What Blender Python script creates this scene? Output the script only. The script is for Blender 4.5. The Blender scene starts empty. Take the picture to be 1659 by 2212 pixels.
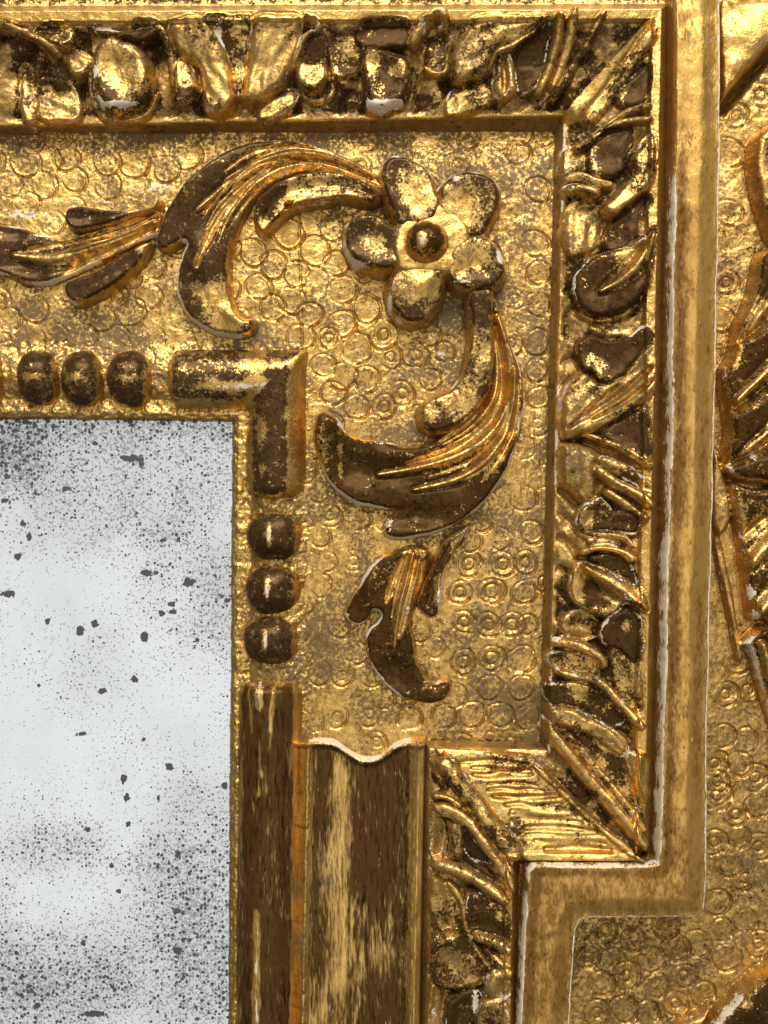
import bpy, math
import numpy as np

# ------------------------------------------------------------------ scale
K = 0.0002            # metres per drawing unit (the frame is drawn in a 1659 x 2212 sheet)
CX, CY = 830.0, 1106.0
CAMD = 2600.0         # camera distance from the glass plane, drawing units
Z0 = 1.45             # height of the sheet centre above the floor

scene = bpy.context.scene
# ------------------------------------------------------------------ camera
cam_d = bpy.data.cameras.new("camera")
cam = bpy.data.objects.new("camera", cam_d)
scene.collection.objects.link(cam)
cam.location = (0, -CAMD * K, Z0)
cam.rotation_euler = (math.radians(90), 0, 0)
cam_d.sensor_fit = 'VERTICAL'
cam_d.angle = 2 * math.atan(CY / CAMD)
cam_d.clip_start = 0.01
cam_d.clip_end = 50
scene.camera = cam
# ------------------------------------------------------------------ world: a plain pale room
world = bpy.data.worlds.new("World")
scene.world = world
world.use_nodes = True
bg = world.node_tree.nodes["Background"]
bg.inputs[0].default_value = (1.0, 0.93, 0.84, 1)
bg.inputs[1].default_value = 0.19
# ------------------------------------------------------------------ lamps
def area(name, loc, rot, sx, sy, power, col):
    d = bpy.data.lights.new(name, 'AREA')
    d.shape = 'RECTANGLE'; d.size = sx; d.size_y = sy; d.energy = power; d.color = col
    o = bpy.data.objects.new(name, d); scene.collection.objects.link(o)
    o.location = loc; o.rotation_euler = rot
    return o
# lamp above and in front of the frame
area("ceiling_lamp", (0.10, -0.95, Z0 + 1.10), (math.radians(41), 0, math.radians(5)), 1.5, 0.8, 31, (1.0, 0.97, 0.93))
# broad bright window wall opposite the mirror
area("window_lamp", (-0.1, -2.4, Z0 - 0.35), (math.radians(90), 0, 0), 2.7, 2.5, 16.0, (1.0, 0.975, 0.93))
vs = scene.view_settings
vs.view_transform = 'Standard'; vs.look = 'None'; vs.gamma = 1.0; vs.exposure = 0.0
vs.use_curve_mapping = False
scene.cycles.max_bounces = 4; scene.cycles.diffuse_bounces = 2; scene.cycles.glossy_bounces = 3

# ================================================================== numeric helpers
_rng = np.random.RandomState(7)
_TAB = _rng.rand(512, 512)
def vn(x, y, s, seed=0):
    x = x / s + seed * 37.13; y = y / s + seed * 71.7
    xi = np.floor(x).astype(np.int64); yi = np.floor(y).astype(np.int64)
    fx = x - xi; fy = y - yi
    fx = fx * fx * (3 - 2 * fx); fy = fy * fy * (3 - 2 * fy)
    x0 = xi % 512; x1 = (xi + 1) % 512; y0 = yi % 512; y1 = (yi + 1) % 512
    a = _TAB[x0, y0]; b = _TAB[x1, y0]; c = _TAB[x0, y1]; d = _TAB[x1, y1]
    return (a * (1 - fx) + b * fx) * (1 - fy) + (c * (1 - fx) + d * fx) * fy
def fbm(x, y, s, seed=0, o=3):
    v = 0; a = 0.5; t = 0
    for i in range(o):
        v = v + a * vn(x, y, s, seed + i * 3); t += a; a *= 0.5; s *= 0.5
    return v / t
def sst(a, b, x):
    t = np.clip((x - a) / (b - a), 0, 1)
    return t * t * (3 - 2 * t)
def unp(pts, h):
    """sheet tracing of something that stands h above the glass -> its true place"""
    p = np.asarray(pts, float); s = 1 - h / CAMD
    return np.stack([CX + (p[:, 0] - CX) * s, CY + (p[:, 1] - CY) * s], 1)
def spline(pts, closed=True, n=6):
    p = np.asarray(pts, float); m = len(p); out = []
    for i in range(m if closed else m - 1):
        if closed:
            a, b, c, d = p[(i - 1) % m], p[i], p[(i + 1) % m], p[(i + 2) % m]
        else:
            a, b, c, d = p[max(i - 1, 0)], p[i], p[i + 1], p[min(i + 2, m - 1)]
        for k in range(n):
            t = k / n
            out.append(0.5 * ((2 * b) + (c - a) * t + (2 * a - 5 * b + 4 * c - d) * t * t + (3 * b - a - 3 * c + d) * t ** 3))
    if not closed: out.append(p[-1])
    return np.array(out)
def sdf(X, Y, poly):
    d2 = np.full(X.shape, 1e12); ins = np.zeros(X.shape, bool)
    n = len(poly)
    for i in range(n):
        ax, ay = poly[i]; bx, by = poly[(i + 1) % n]
        ex, ey = bx - ax, by - ay; L = ex * ex + ey * ey
        if L < 1e-9: continue
        px = X - ax; py = Y - ay
        t = np.clip((px * ex + py * ey) / L, 0, 1)
        qx = px - ex * t; qy = py - ey * t
        np.minimum(d2, qx * qx + qy * qy, out=d2)
        if ay != by:
            c = (ay > Y) != (by > Y)
            ins ^= c & (X < ex * (Y - ay) / (by - ay) + ax)
    d = np.sqrt(d2)
    return np.where(ins, d, -d)
def pld(X, Y, line):
    d2 = np.full(X.shape, 1e12); T = np.zeros(X.shape); n = len(line) - 1
    for i in range(n):
        ax, ay = line[i]; bx, by = line[i + 1]
        ex, ey = bx - ax, by - ay; L = ex * ex + ey * ey + 1e-9
        px = X - ax; py = Y - ay
        t = np.clip((px * ex + py * ey) / L, 0, 1)
        q = (px - ex * t) ** 2 + (py - ey * t) ** 2
        m = q < d2
        d2 = np.where(m, q, d2); T = np.where(m, (i + t) / n, T)
    return np.sqrt(d2), T
def grid(x0, x1, y0, y1, s):
    xs = np.arange(x0, x1 + s, s); ys = np.arange(y0, y1 + s, s)
    return np.meshgrid(xs, ys)
def lean(xa, ya, xb, yb, h, Y):
    """x of a nearly vertical traced line, at true sheet height Y, for a ridge standing h high"""
    s = 1 - h / CAMD
    Yt = CY + (Y - CY) / s
    return CX + (xa + (xb - xa) * (Yt - ya) / (yb - ya) - CX) * s
def leanh(ya, xa, yb, xb, h, X):
    s = 1 - h / CAMD
    Xt = CX + (X - CX) / s
    return CY + (ya + (yb - ya) * (Xt - xa) / (xb - xa) - CY) * s

# ================================================================== materials
def mix(nt, f, a, b, kind='RGBA'):
    n = nt.nodes.new('ShaderNodeMix'); n.data_type = kind
    i = {'RGBA': (0, 6, 7, 2), 'FLOAT': (0, 2, 3, 0)}[kind]
    for idx, v in zip(i[:3], (f, a, b)):
        if hasattr(v, 'links'): nt.links.new(v, n.inputs[idx])
        elif isinstance(v, tuple): n.inputs[idx].default_value = (*v, 1)
        else: n.inputs[idx].default_value = v
    return n.outputs[i[3]]
def mth(nt, op, a, b=None, c=None, clamp=False):
    n = nt.nodes.new('ShaderNodeMath'); n.operation = op; n.use_clamp = clamp
    for k, v in enumerate((a, b, c)):
        if v is None: continue
        if hasattr(v, 'links'): nt.links.new(v, n.inputs[k])
        else: n.inputs[k].default_value = v
    return n.outputs[0]
def smooth(nt, lo, hi, v):
    n = nt.nodes.new('ShaderNodeMapRange'); n.interpolation_type = 'SMOOTHSTEP'
    n.inputs[1].default_value = lo; n.inputs[2].default_value = hi
    nt.links.new(v, n.inputs[0])
    return n.outputs[0]
def noise(nt, vec, scale, detail=3, rough=0.55, dist=0.0):
    n = nt.nodes.new('ShaderNodeTexNoise')
    n.inputs['Scale'].default_value = scale; n.inputs['Detail'].default_value = detail
    n.inputs['Roughness'].default_value = rough; n.inputs['Distortion'].default_value = dist
    nt.links.new(vec, n.inputs['Vector'])
    return n.outputs[0]
def gilding(name, brown=(0.026, 0.011, 0.004), brown2=(0.040, 0.018, 0.005), stretch=(1, 1, 1), rough=0.30,
            gold=(0.84, 0.535, 0.170), gold2=(0.54, 0.305, 0.070), crk=1.0, dirtc=(0.105, 0.062, 0.021), bumpd=0.00014, soft=0.2, spec=0.18):
    m = bpy.data.materials.new(name); m.use_nodes = True
    nt = m.node_tree; nt.nodes.clear()
    out = nt.nodes.new('ShaderNodeOutputMaterial'); bs = nt.nodes.new('ShaderNodeBsdfPrincipled')
    nt.links.new(bs.outputs[0], out.inputs[0])
    geo = nt.nodes.new('ShaderNodeNewGeometry')
    mp = nt.nodes.new('ShaderNodeMapping'); mp.inputs['Scale'].default_value = stretch
    nt.links.new(geo.outputs['Position'], mp.inputs[0])
    pos = geo.outputs['Position']; sp = mp.outputs[0]
    at = nt.nodes.new('ShaderNodeAttribute'); at.attribute_name = 'wear'
    se = nt.nodes.new('ShaderNodeSeparateColor'); nt.links.new(at.outputs['Color'], se.inputs[0])
    aB, aG, aD, aO = se.outputs[0], se.outputs[1], se.outputs[2], at.outputs['Alpha']
    nf = noise(nt, sp, 1000, 2, 0.6); nm = noise(nt, sp, 260, 3, 0.65); nb = noise(nt, pos, 55, 1)
    nd = noise(nt, sp, 640, 4, 0.70)
    vo = nt.nodes.new('ShaderNodeTexVoronoi'); vo.feature = 'DISTANCE_TO_EDGE'
    vo.inputs['Scale'].default_value = 330
    wv = nt.nodes.new('ShaderNodeVectorMath'); wv.operation = 'MULTIPLY_ADD'
    nt.links.new(nm, wv.inputs[0]); wv.inputs[1].default_value = (0.006, 0.0, -0.005)
    nt.links.new(pos, wv.inputs[2]); nt.links.new(wv.outputs[0], vo.inputs['Vector'])
    crack = smooth(nt, 0.0, 0.05, vo.outputs[0])
    # masks
    nsum = mth(nt, 'ADD', mth(nt, 'MULTIPLY', mth(nt, 'SUBTRACT', nm, 0.5), 1.9), mth(nt, 'MULTIPLY', mth(nt, 'SUBTRACT', nf, 0.5), 1.6))
    mB = smooth(nt, 0.5 - soft, 0.5 + soft, mth(nt, 'ADD', aB, nsum))
    mB = mth(nt, 'MULTIPLY', mB, mth(nt, 'MULTIPLY_ADD', smooth(nt, 0.3, 0.75, nd), -0.10, 1.0))
    dsum = mth(nt, 'ADD', mth(nt, 'MULTIPLY', mth(nt, 'SUBTRACT', nd, 0.5), 2.4), mth(nt, 'MULTIPLY', mth(nt, 'SUBTRACT', nb, 0.5), 0.9))
    mD = smooth(nt, 0.30, 0.66, mth(nt, 'ADD', aD, dsum))
    mG = smooth(nt, 0.46, 0.60, mth(nt, 'ADD', aG, mth(nt, 'MULTIPLY', nsum, 0.80)))
    cg = mix(nt, smooth(nt, 0.3, 0.7, nm), gold, gold2)
    cg = mix(nt, mth(nt, 'MULTIPLY', mth(nt, 'SUBTRACT', 1.0, crack), 0.22 * crk), cg, (0.16, 0.09, 0.03))
    c = mix(nt, mth(nt, 'MULTIPLY', mD, 0.88), cg, mix(nt, nb, dirtc, (dirtc[0] * 1.35, dirtc[1] * 1.35, dirtc[2] * 1.5)))
    met = mix(nt, mD, 1.0, 0.25, 'FLOAT'); rg = mix(nt, mD, mth(nt, 'MULTIPLY_ADD', nm, 0.30, 0.13), 0.55, 'FLOAT')
    c = mix(nt, aO, c, (0.165, 0.085, 0.024)); met = mix(nt, aO, met, 0.35, 'FLOAT'); rg = mix(nt, aO, rg, 0.5, 'FLOAT')  # orange-brown tone: carries painted side shading and gold-on-gold bounce
    cb = mix(nt, smooth(nt, 0.35, 0.65, nb), brown, brown2)
    cb = mix(nt, smooth(nt, 0.42, 0.80, nm), cb, (brown2[0] * 1.35, brown2[1] * 1.3, brown2[2] * 1.2))
    cb = mix(nt, smooth(nt, 0.55, 0.25, nd), cb, (brown[0] * .45, brown[1] * .42, brown[2] * .4))
    c = mix(nt, mB, c, cb); met = mix(nt, mB, met, 0.10, 'FLOAT'); rg = mix(nt, mB, rg, mth(nt, 'MULTIPLY_ADD', nm, 0.18, rough - 0.09), 'FLOAT')
    cw = mix(nt, smooth(nt, 0.35, 0.7, nd), (0.78, 0.70, 0.55), (0.62, 0.50, 0.32))
    c = mix(nt, mG, c, cw); met = mix(nt, mG, met, 0.0, 'FLOAT'); rg = mix(nt, mG, rg, 0.6, 'FLOAT')
    nt.links.new(mix(nt, mB, 0.5, spec, 'FLOAT'), bs.inputs['Specular IOR Level'])
    nt.links.new(mix(nt, mB, (1.0, 1.0, 1.0), (1.0, 0.60, 0.28)), bs.inputs['Specular Tint'])
    nt.links.new(c, bs.inputs['Base Color']); nt.links.new(met, bs.inputs['Metallic']); nt.links.new(rg, bs.inputs['Roughness'])
    # fine relief: leaf wrinkles, cracks, edges of the worn layer
    hgt = mth(nt, 'ADD', mth(nt, 'MULTIPLY', nd, 0.55), mth(nt, 'MULTIPLY', nf, 0.30))
    hgt = mth(nt, 'ADD', hgt, mth(nt, 'MULTIPLY', crack, 0.06 * crk))
    bp = nt.nodes.new('ShaderNodeBump'); nt.links.new(mth(nt, 'MULTIPLY_ADD', mB, -0.85, 1.0), bp.inputs['Strength'])
    bp.inputs['Distance'].default_value = bumpd * 3
    nt.links.new(hgt, bp.inputs['Height']); nt.links.new(bp.outputs[0], bs.inputs['Normal'])
    return m
M_GOLD = gilding('gilding')
M_GREY = gilding('gilding_worn_umber', brown=(0.036, 0.018, 0.009), brown2=(0.028, 0.012, 0.004), spec=0.34, rough=0.27, soft=0.28)
M_RED = gilding('gilding_worn_bole', brown=(0.024, 0.009, 0.002), brown2=(0.038, 0.015, 0.003))
M_VERT = gilding('gilding_brushed_upright', brown=(0.030, 0.012, 0.003), brown2=(0.054, 0.023, 0.006), stretch=(1.2, 1.2, 0.17), rough=0.26, soft=0.45, crk=0.25)
M_VFLAT = gilding('gilding_brushed_band', brown=(0.125, 0.056, 0.014), brown2=(0.16, 0.076, 0.018), stretch=(1.0, 1.0, 0.42), gold=(0.82, 0.49, 0.135), gold2=(0.66, 0.37, 0.085), bumpd=0.00010, soft=0.75, crk=0.12)
M_HORI = gilding('gilding_brushed_level', brown=(0.062, 0.036, 0.026), brown2=(0.10, 0.055, 0.03), stretch=(0.13, 1.3, 1.3), rough=0.3)

def glass_material():
    m = bpy.data.materials.new('foxed_mirror'); m.use_nodes = True
    nt = m.node_tree; nt.nodes.clear()
    out = nt.nodes.new('ShaderNodeOutputMaterial'); bs = nt.nodes.new('ShaderNodeBsdfPrincipled')
    nt.links.new(bs.outputs[0], out.inputs[0])
    geo = nt.nodes.new('ShaderNodeNewGeometry'); pos = geo.outputs['Position']
    at = nt.nodes.new('ShaderNodeAttribute'); at.attribute_name = 'wear'
    se = nt.nodes.new('ShaderNodeSeparateColor'); nt.links.new(at.outputs['Color'], se.inputs[0])
    dens, blob = se.outputs[0], se.outputs[1]
    wv = nt.nodes.new('ShaderNodeVectorMath'); wv.operation = 'MULTIPLY_ADD'
    nc = nt.nodes.new('ShaderNodeTexNoise'); nc.inputs['Scale'].default_value = 900; nc.inputs['Detail'].default_value = 3
    nt.links.new(pos, nc.inputs['Vector'])
    nt.links.new(nc.outputs[1], wv.inputs[0]); wv.inputs[1].default_value = (0.0011,) * 3; nt.links.new(pos, wv.inputs[2])
    def specks(scale, k, lo):
        v = nt.nodes.new('ShaderNodeTexVoronoi'); v.inputs['Scale'].default_value = scale
        nt.links.new(wv.outputs[0], v.inputs['Vector'])
        s = nt.nodes.new('ShaderNodeSeparateColor'); nt.links.new(v.outputs['Color'], s.inputs[0])
        # each cell has its own radius; denser areas get more and larger specks
        r = mth(nt, 'MULTIPLY', mth(nt, 'SUBTRACT', mth(nt, 'ADD', s.outputs[0], mth(nt, 'MULTIPLY', dens, k)), lo), 0.62)
        return smooth(nt, -0.05, 0.05, mth(nt, 'SUBTRACT', r, v.outputs['Distance']))
    a = specks(640, 0.80, 0.86); b = specks(360, 0.55, 0.93); c2 = specks(150, 0.30, 1.03)
    fine = specks(1000, 1.0, 0.66)
    nf = noise(nt, pos, 520, 4, 0.6)
    bl = smooth(nt, 0.45, 0.55, mth(nt, 'ADD', blob, mth(nt, 'MULTIPLY', mth(nt, 'SUBTRACT', nf, 0.5), 1.6)))
    mk = mth(nt, 'MAXIMUM', mth(nt, 'MAXIMUM', a, b), mth(nt, 'MAXIMUM', c2, bl))
    haze = noise(nt, pos, 18, 3)
    col = mix(nt, smooth(nt, 0.35, 0.7, haze), (0.84, 0.895, 0.945), (0.745, 0.795, 0.84))
    col = mix(nt, mth(nt, 'MULTIPLY', smooth(nt, 0.25, 1.0, dens), 0.46), col, (0.48, 0.48, 0.475))
    col = mix(nt, mth(nt, 'MULTIPLY', fine, 0.55), col, (0.12, 0.12, 0.12))
    col = mix(nt, mk, col, (0.06, 0.061, 0.062))
    nt.links.new(col, bs.inputs['Base Color'])
    nt.links.new(mix(nt, mk, 1.0, 0.0, 'FLOAT'), bs.inputs['Metallic'])
    nt.links.new(mix(nt, mk, 0.08, 0.30, 'FLOAT'), bs.inputs['Roughness'])
    return m
M_GLASS = glass_material()
def wall_material():
    m = bpy.data.materials.new('wall_paint'); m.use_nodes = True
    nt = m.node_tree; bs = nt.nodes['Principled BSDF']
    geo = nt.nodes.new('ShaderNodeNewGeometry')
    n = noise(nt, geo.outputs['Position'], 40, 4)
    nt.links.new(mix(nt, n, (0.66, 0.62, 0.56), (0.72, 0.69, 0.64)), bs.inputs['Base Color'])
    bs.inputs['Roughness'].default_value = 0.8
    return m
M_WALL = wall_material()

# ================================================================== mesh building
root = bpy.data.objects.new('gilded_mirror', None)
scene.collection.objects.link(root)
root.location = (0, 0, Z0 - 1300 * K)
root['label'] = 'carved gilt wood mirror frame corner with worn leaf scrolls, flower and speckled old glass'
root['category'] = 'mirror'

def wpt(x, y, h):
    return (x - CX) * K, -h * K, (CY - y) * K + Z0
def relief(name, X, Y, H, keep, mat, parent, brown=0, gesso=0, dirt=0.3, ochre_shade=0, cells=None):
    """one carved piece: a dense relief surface over the sheet grid, only where keep is true"""
    ny, nx = X.shape
    cell = keep[:-1, :-1] & keep[1:, :-1] & keep[:-1, 1:] & keep[1:, 1:]
    if cells is not None: cell &= cells[:-1, :-1]
    used = np.zeros(X.shape, bool)
    used[:-1, :-1] |= cell; used[1:, :-1] |= cell; used[:-1, 1:] |= cell; used[1:, 1:] |= cell
    idx = np.full(X.shape, -1, np.int64); nv = int(used.sum()); idx[used] = np.arange(nv)
    px = X[used]; py = Y[used]; ph = H[used]
    cx, cy, ch = float(px.mean()), float(py.mean()), float(ph.mean())
    co = np.stack([(px - cx) * K, -(ph - ch) * K, -(py - cy) * K], 1)
    q = np.stack([idx[1:, :-1][cell], idx[1:, 1:][cell], idx[:-1, 1:][cell], idx[:-1, :-1][cell]], 1)
    me = bpy.data.meshes.new(name)
    me.vertices.add(nv); me.vertices.foreach_set('co', co.astype(np.float32).ravel())
    nq = len(q)
    me.loops.add(nq * 4); me.loops.foreach_set('vertex_index', q.astype(np.int32).ravel())
    me.polygons.add(nq)
    me.polygons.foreach_set('loop_start', np.arange(0, nq * 4, 4, dtype=np.int32))
    me.polygons.foreach_set('use_smooth', np.ones(nq, bool))
    me.update(calc_edges=True)
    col = np.zeros((nv, 4), np.float32)
    for k, a in enumerate((brown, gesso, dirt, ochre_shade)):
        col[:, k] = a[used] if isinstance(a, np.ndarray) else a
    at = me.attributes.new('wear', 'FLOAT_COLOR', 'POINT'); at.data.foreach_set('color', col.ravel())
    me.materials.append(mat)
    o = bpy.data.objects.new(name, me); scene.collection.objects.link(o)
    w = wpt(cx, cy, ch)
    p = parent
    off = [0, 0, 0]
    while p is not None:
        off = [off[i] + p.location[i] for i in range(3)]; p = p.parent
    o.parent = parent
    o.location = [w[i] - off[i] for i in range(3)]
    return o

HG = 25.0   # height of the punched ground
# ------------------------------------------------------------------ band (carved cove) shape
T_KEYS = np.array([0, 1, 2, 4, 6, 6.3, 7.2, 7.6, 9.0])
T_H = np.array([HG - 1, 70, 75, 90, 122, 138, 142, 92, 88])
def tcoord(lines, V):
    """lines: list of arrays (position of each key line), increasing; V: coordinate"""
    t = np.full(V.shape, -1.0)
    for i in range(len(lines) - 1):
        a, b = lines[i], lines[i + 1]
        f = np.clip((V - a) / (b - a), 0, 1)
        t = np.where(V >= a, T_KEYS[i] + f * (T_KEYS[i + 1] - T_KEYS[i]), t)
    return t
TOP = [(292, 285), (272, 250), (246, 233), (150, 145), (54, 48), (48, 43), (24, 20), (14, 10), (-90, -90)]
RGT = [(1196, 1165), (1217, 1184), (1232, 1200), (1312, 1286), (1398, 1370), (1404, 1376), (1424, 1397), (1440, 1416), (1600, 1570)]
HOR = [(1596, 1600), (1616, 1620), (1630, 1632), (1735, 1735), (1838, 1838), (1842, 1842), (1856, 1856), (1862, 1862), (1990, 1990)]
LOW = [(912, 905), (928, 922), (938, 932), (1020, 1008), (1094, 1084), (1099, 1088), (1113, 1102), (1126, 1114), (1260, 1240)]
def bands(X, Y):
    top = tcoord([-leanh(a, 0, b, 1200, h, X) for (a, b), h in zip(TOP, T_H)], -Y)
    rgt = tcoord([lean(a, 300, b, 1600, h, Y) for (a, b), h in zip(RGT, T_H)], X)
    hor = tcoord([leanh(a, 930, b, 1180, h, X) for (a, b), h in zip(HOR, T_H)], Y)
    low = tcoord([lean(a, 1600, b, 2212, h, Y) for (a, b), h in zip(LOW, T_H)], X)
    hl = np.minimum(hor, low)
    return top, rgt, hl
def band_t(X, Y):
    a, b, c = bands(X, Y)
    return np.maximum(np.maximum(a, b), c)
def band_h(X, Y):
    t = band_t(X, Y)
    return np.interp(t, T_KEYS, T_H)
def flat(h):
    return lambda X, Y: np.full(X.shape, float(h))

# ------------------------------------------------------------------ generic carved lobe
_seed = [100]
def lobe(name, pts, parent, base, h=60, H=22, ew=12, dish=0, dome=0, brown=0.9, gesso=0.5, gdir=None, grooves=(), gold=(), dark=(),
         dirt=0.33, mat=None, step=2.0, wob=3.0, spl=True, whites=(), tilt=0, grow=0, flute=0, edge=0.15, xy=None, patch=0, flow=(), bumps=()):
    grooves = list(grooves)
    for (a_, b_) in flow:
        A_, B_ = [np.array([np.interp(np.linspace(0, 1, 8), np.linspace(0, 1, len(q_)), q_[:, c_]) for c_ in (0, 1)]).T for q_ in (spline(grooves[a_][0], False), spline(grooves[b_][0], False))]
        grooves.append(((A_ * .5 + B_ * .5)[:-1], grooves[a_][1] * .55, -2.2 if grooves[a_][2] > 0 else 2.4, .8))
    _seed[0] += 1; sd0 = _seed[0]
    poly = unp(spline(pts) if spl else pts, h)
    m = 9
    if xy is None:
        X, Y = grid(poly[:, 0].min() - m, poly[:, 0].max() + m, poly[:, 1].min() - m, poly[:, 1].max() + m, step)
    else:
        gx_, gy_, step = xy
        i0, i1 = np.searchsorted(gy_, [poly[:, 1].min() - 14, poly[:, 1].max() + 14]); j0, j1 = np.searchsorted(gx_, [poly[:, 0].min() - 14, poly[:, 0].max() + 14])
        if i1 - i0 < 3 or j1 - j0 < 3: return None
        X, Y = np.meshgrid(gx_[j0:j1], gy_[i0:i1])
    sd = sdf(X, Y, poly)
    sd = sd + (vn(X, Y, 22, sd0) - 0.5) * wob + (vn(X, Y, 8, sd0 + 1) - 0.5) * wob * 0.35
    sd = sd + grow
    e = np.clip(sd / ew, 0, 1)
    rnd = np.sqrt(np.maximum(0, 1 - (1 - e) ** 2))
    B = base(X, Y)
    H = H * 1.35; dome = dome + H * 0.20; dish = dish * 1.7
    Hh = B + H * rnd + dome * (1 - np.exp(-np.maximum(sd, 0) / (ew * 1.6))) - dish * sst(ew * 0.3, max(ew * 2.4, float(sd.max()) * 1.05), sd)
    Hh = Hh + np.minimum(sd, 0) * 2.2 - 1.5
    Hh = Hh + ((fbm(X, Y, 40, sd0 + 5) - 0.5) * 5 + (fbm(X, Y, 95, sd0 + 6) - 0.5) * 20) * e
    if tilt:
        c0 = poly.mean(0); q = poly - c0
        tv = (0.1, 1.0) if c0[1] < 270 and c0[0] < 1210 else ((-.75, .55) if c0[1] < 950 else (-.9, -.25))
        pr = (X - c0[0]) * tv[0] + (Y - c0[1]) * tv[1]; ex = np.abs(q @ np.array(tv)).max()
        Hh = Hh + tilt * np.clip(sd / 6, 0, 1) * (np.clip(pr / ex, -1, 1) - .25)
    if flute:
        q = poly - poly.mean(0); ev, evec = np.linalg.eigh(q.T @ q); ax = evec[:, 1]; nx_ = evec[:, 0]; c0 = poly.mean(0)
        v = (X - c0[0]) * nx_[0] + (Y - c0[1]) * nx_[1]; u = (X - c0[0]) * ax[0] + (Y - c0[1]) * ax[1]
        v = v + 0.0022 * u * u + (fbm(X, Y, 30, sd0 + 8) - .5) * 10
        Hh = Hh + flute * e * np.sin(v / 4.6 + sd0)
    for (x, y, rx, ry, dh) in bumps:
        Hh = Hh + dh * e * np.exp(-(((X - x) / rx) ** 2 + ((Y - y) / ry) ** 2))
    br = brown * (sst(ew * 0.25, ew * 0.75, sd) if not patch else 1.0) + patch * 2 * (fbm(X, Y, 42, sd0 + 15) - .5) + 0 * X
    gold_line = np.zeros(X.shape)
    for g in grooves:
        line = unp(spline(g[0], False), h); d, t = pld(X, Y, line)
        w = g[1] * 1.35 * (0.35 + 0.65 * np.sin(np.pi * np.clip(t * 0.9 + 0.08, 0, 1)))
        k = np.exp(-(d / w) ** 2)
        Hh = Hh - g[2] * 1.9 * k * e
        if g[2] < 0: Hh = Hh - 5.0 * np.exp(-((d - w * 1.7) / (w * 0.6)) ** 2) * e
        gold_line = np.maximum(gold_line, np.exp(-(d / (w * 1.25)) ** 2) * (g[3] if len(g) > 3 else 1.0))
    br = br - 1.15 * gold_line
    for (x, y, rx, ry, am) in gold:
        (x, y), = unp([(x, y)], h)
        br = br - am * np.exp(-(((X - x) / rx) ** 2 + ((Y - y) / ry) ** 2))
    for (x, y, rx, ry, am) in dark:
        (x, y), = unp([(x, y)], h)
        br = br + am * np.exp(-(((X - x) / rx) ** 2 + ((Y - y) / ry) ** 2)) * sst(0, ew * 0.4, sd)
    band = np.exp(-((sd - ew * 0.30) / (max(2.6, ew * 0.22))) ** 2)
    gs = gesso * (0.35 + 1.3 * sst(0.35, 0.65, vn(X, Y, 45, sd0 + 9)))
    if gdir is not None:
        gy, gx = np.gradient(sd, step)
        n = np.sqrt(gx * gx + gy * gy) + 1e-6
        dd = -(gx * gdir[0] + gy * gdir[1]) / n
        gs = gs * np.clip(edge + 1.1 * dd, 0, 1.2)
    gs = gs * band
    for (x, y, rx, ry, am) in whites:
        (x, y), = unp([(x, y)], h)
        gs = gs + am * np.exp(-(((X - x) / rx) ** 2 + ((Y - y) / ry) ** 2))
    if xy is not None:
        return (i0, i1, j0, j1), sd, Hh, np.clip(br, -0.6, 1.3), np.clip(gs, 0, 1.2), dirt, ew, dish
    return relief(name, X, Y, Hh, sd > -7, mat or M_GOLD, parent, np.clip(br, -0.6, 1.3), np.clip(gs, 0, 1.2), dirt, 0.75 * sst(ew * .32, 0, sd) * sst(.25, .5, vn(X, Y, 30, sd0 + 12)))  # orange-brown unburnished sides, with their shading painted into the tone
def carve(X, Y, H, keep, specs, base, mat, parent_name, br, gs, dirt, och_shade):
    """carve the listed leaves and ribs into one flowing surface, then cut it into its pieces"""
    xs, ys = X[0], Y[:, 0]; step = xs[1] - xs[0]
    own = np.zeros(X.shape, np.int32)
    br = br + 0 * X; gs = gs + 0 * X; dirt = dirt + 0 * X; och_shade = och_shade + 0 * X; H = H.copy()
    for k, (nm, pts, kw) in enumerate(specs):
        kw = dict(kw); kw.pop('mat', None)
        r = lobe(nm, pts, None, base, xy=(xs, ys, step), **kw)
        if r is None: continue
        (i0, i1, j0, j1), sd, h, b, g, d, ew, dish = r
        sl = (slice(i0, i1), slice(j0, j1))
        H0 = H[sl]; kk = 6.0
        dif = np.clip((h - H0) / kk, -30, 30)
        sm = H0 + kk * np.logaddexp(0, dif) - kk * 0.693 * np.exp(-dif * dif * .5)
        w = sst(-1, ew * .55, sd) if dish > 0 else np.zeros(sd.shape)
        Hn = sm * (1 - w) + h * w
        H[sl] = np.where(sd > -9, Hn, H0)
        up = np.maximum(w, sst(-4, 3, h - H0) * sst(-5, 2, sd))
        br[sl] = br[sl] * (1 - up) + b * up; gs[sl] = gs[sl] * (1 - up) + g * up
        dirt[sl] = dirt[sl] * (1 - up) + d * up; och_shade[sl] = och_shade[sl] * (1 - up)
        own[sl] = np.where(up > .5, k + 1, own[sl])
    par = None
    for k in range(len(specs) + 1):
        c = (own == k) & keep
        if c.sum() < 12: continue
        # a piece owns every cell whose upper left corner it owns
        kp = c.copy(); kp[1:, :] |= c[:-1, :]; kp[:, 1:] |= c[:, :-1]; kp[1:, 1:] |= c[:-1, :-1]
        i_, j_ = np.where(kp); a0, a1, b0, b1 = i_.min(), i_.max() + 1, j_.min(), j_.max() + 1
        z = (slice(a0, a1), slice(b0, b1))
        o = relief(parent_name if k == 0 else specs[k - 1][0], X[z], Y[z], H[z], kp[z] & keep[z], mat, root if par is None else par, br[z], gs[z], dirt[z], och_shade[z], cells=c[z])
        if par is None: par = o
    return par

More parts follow.
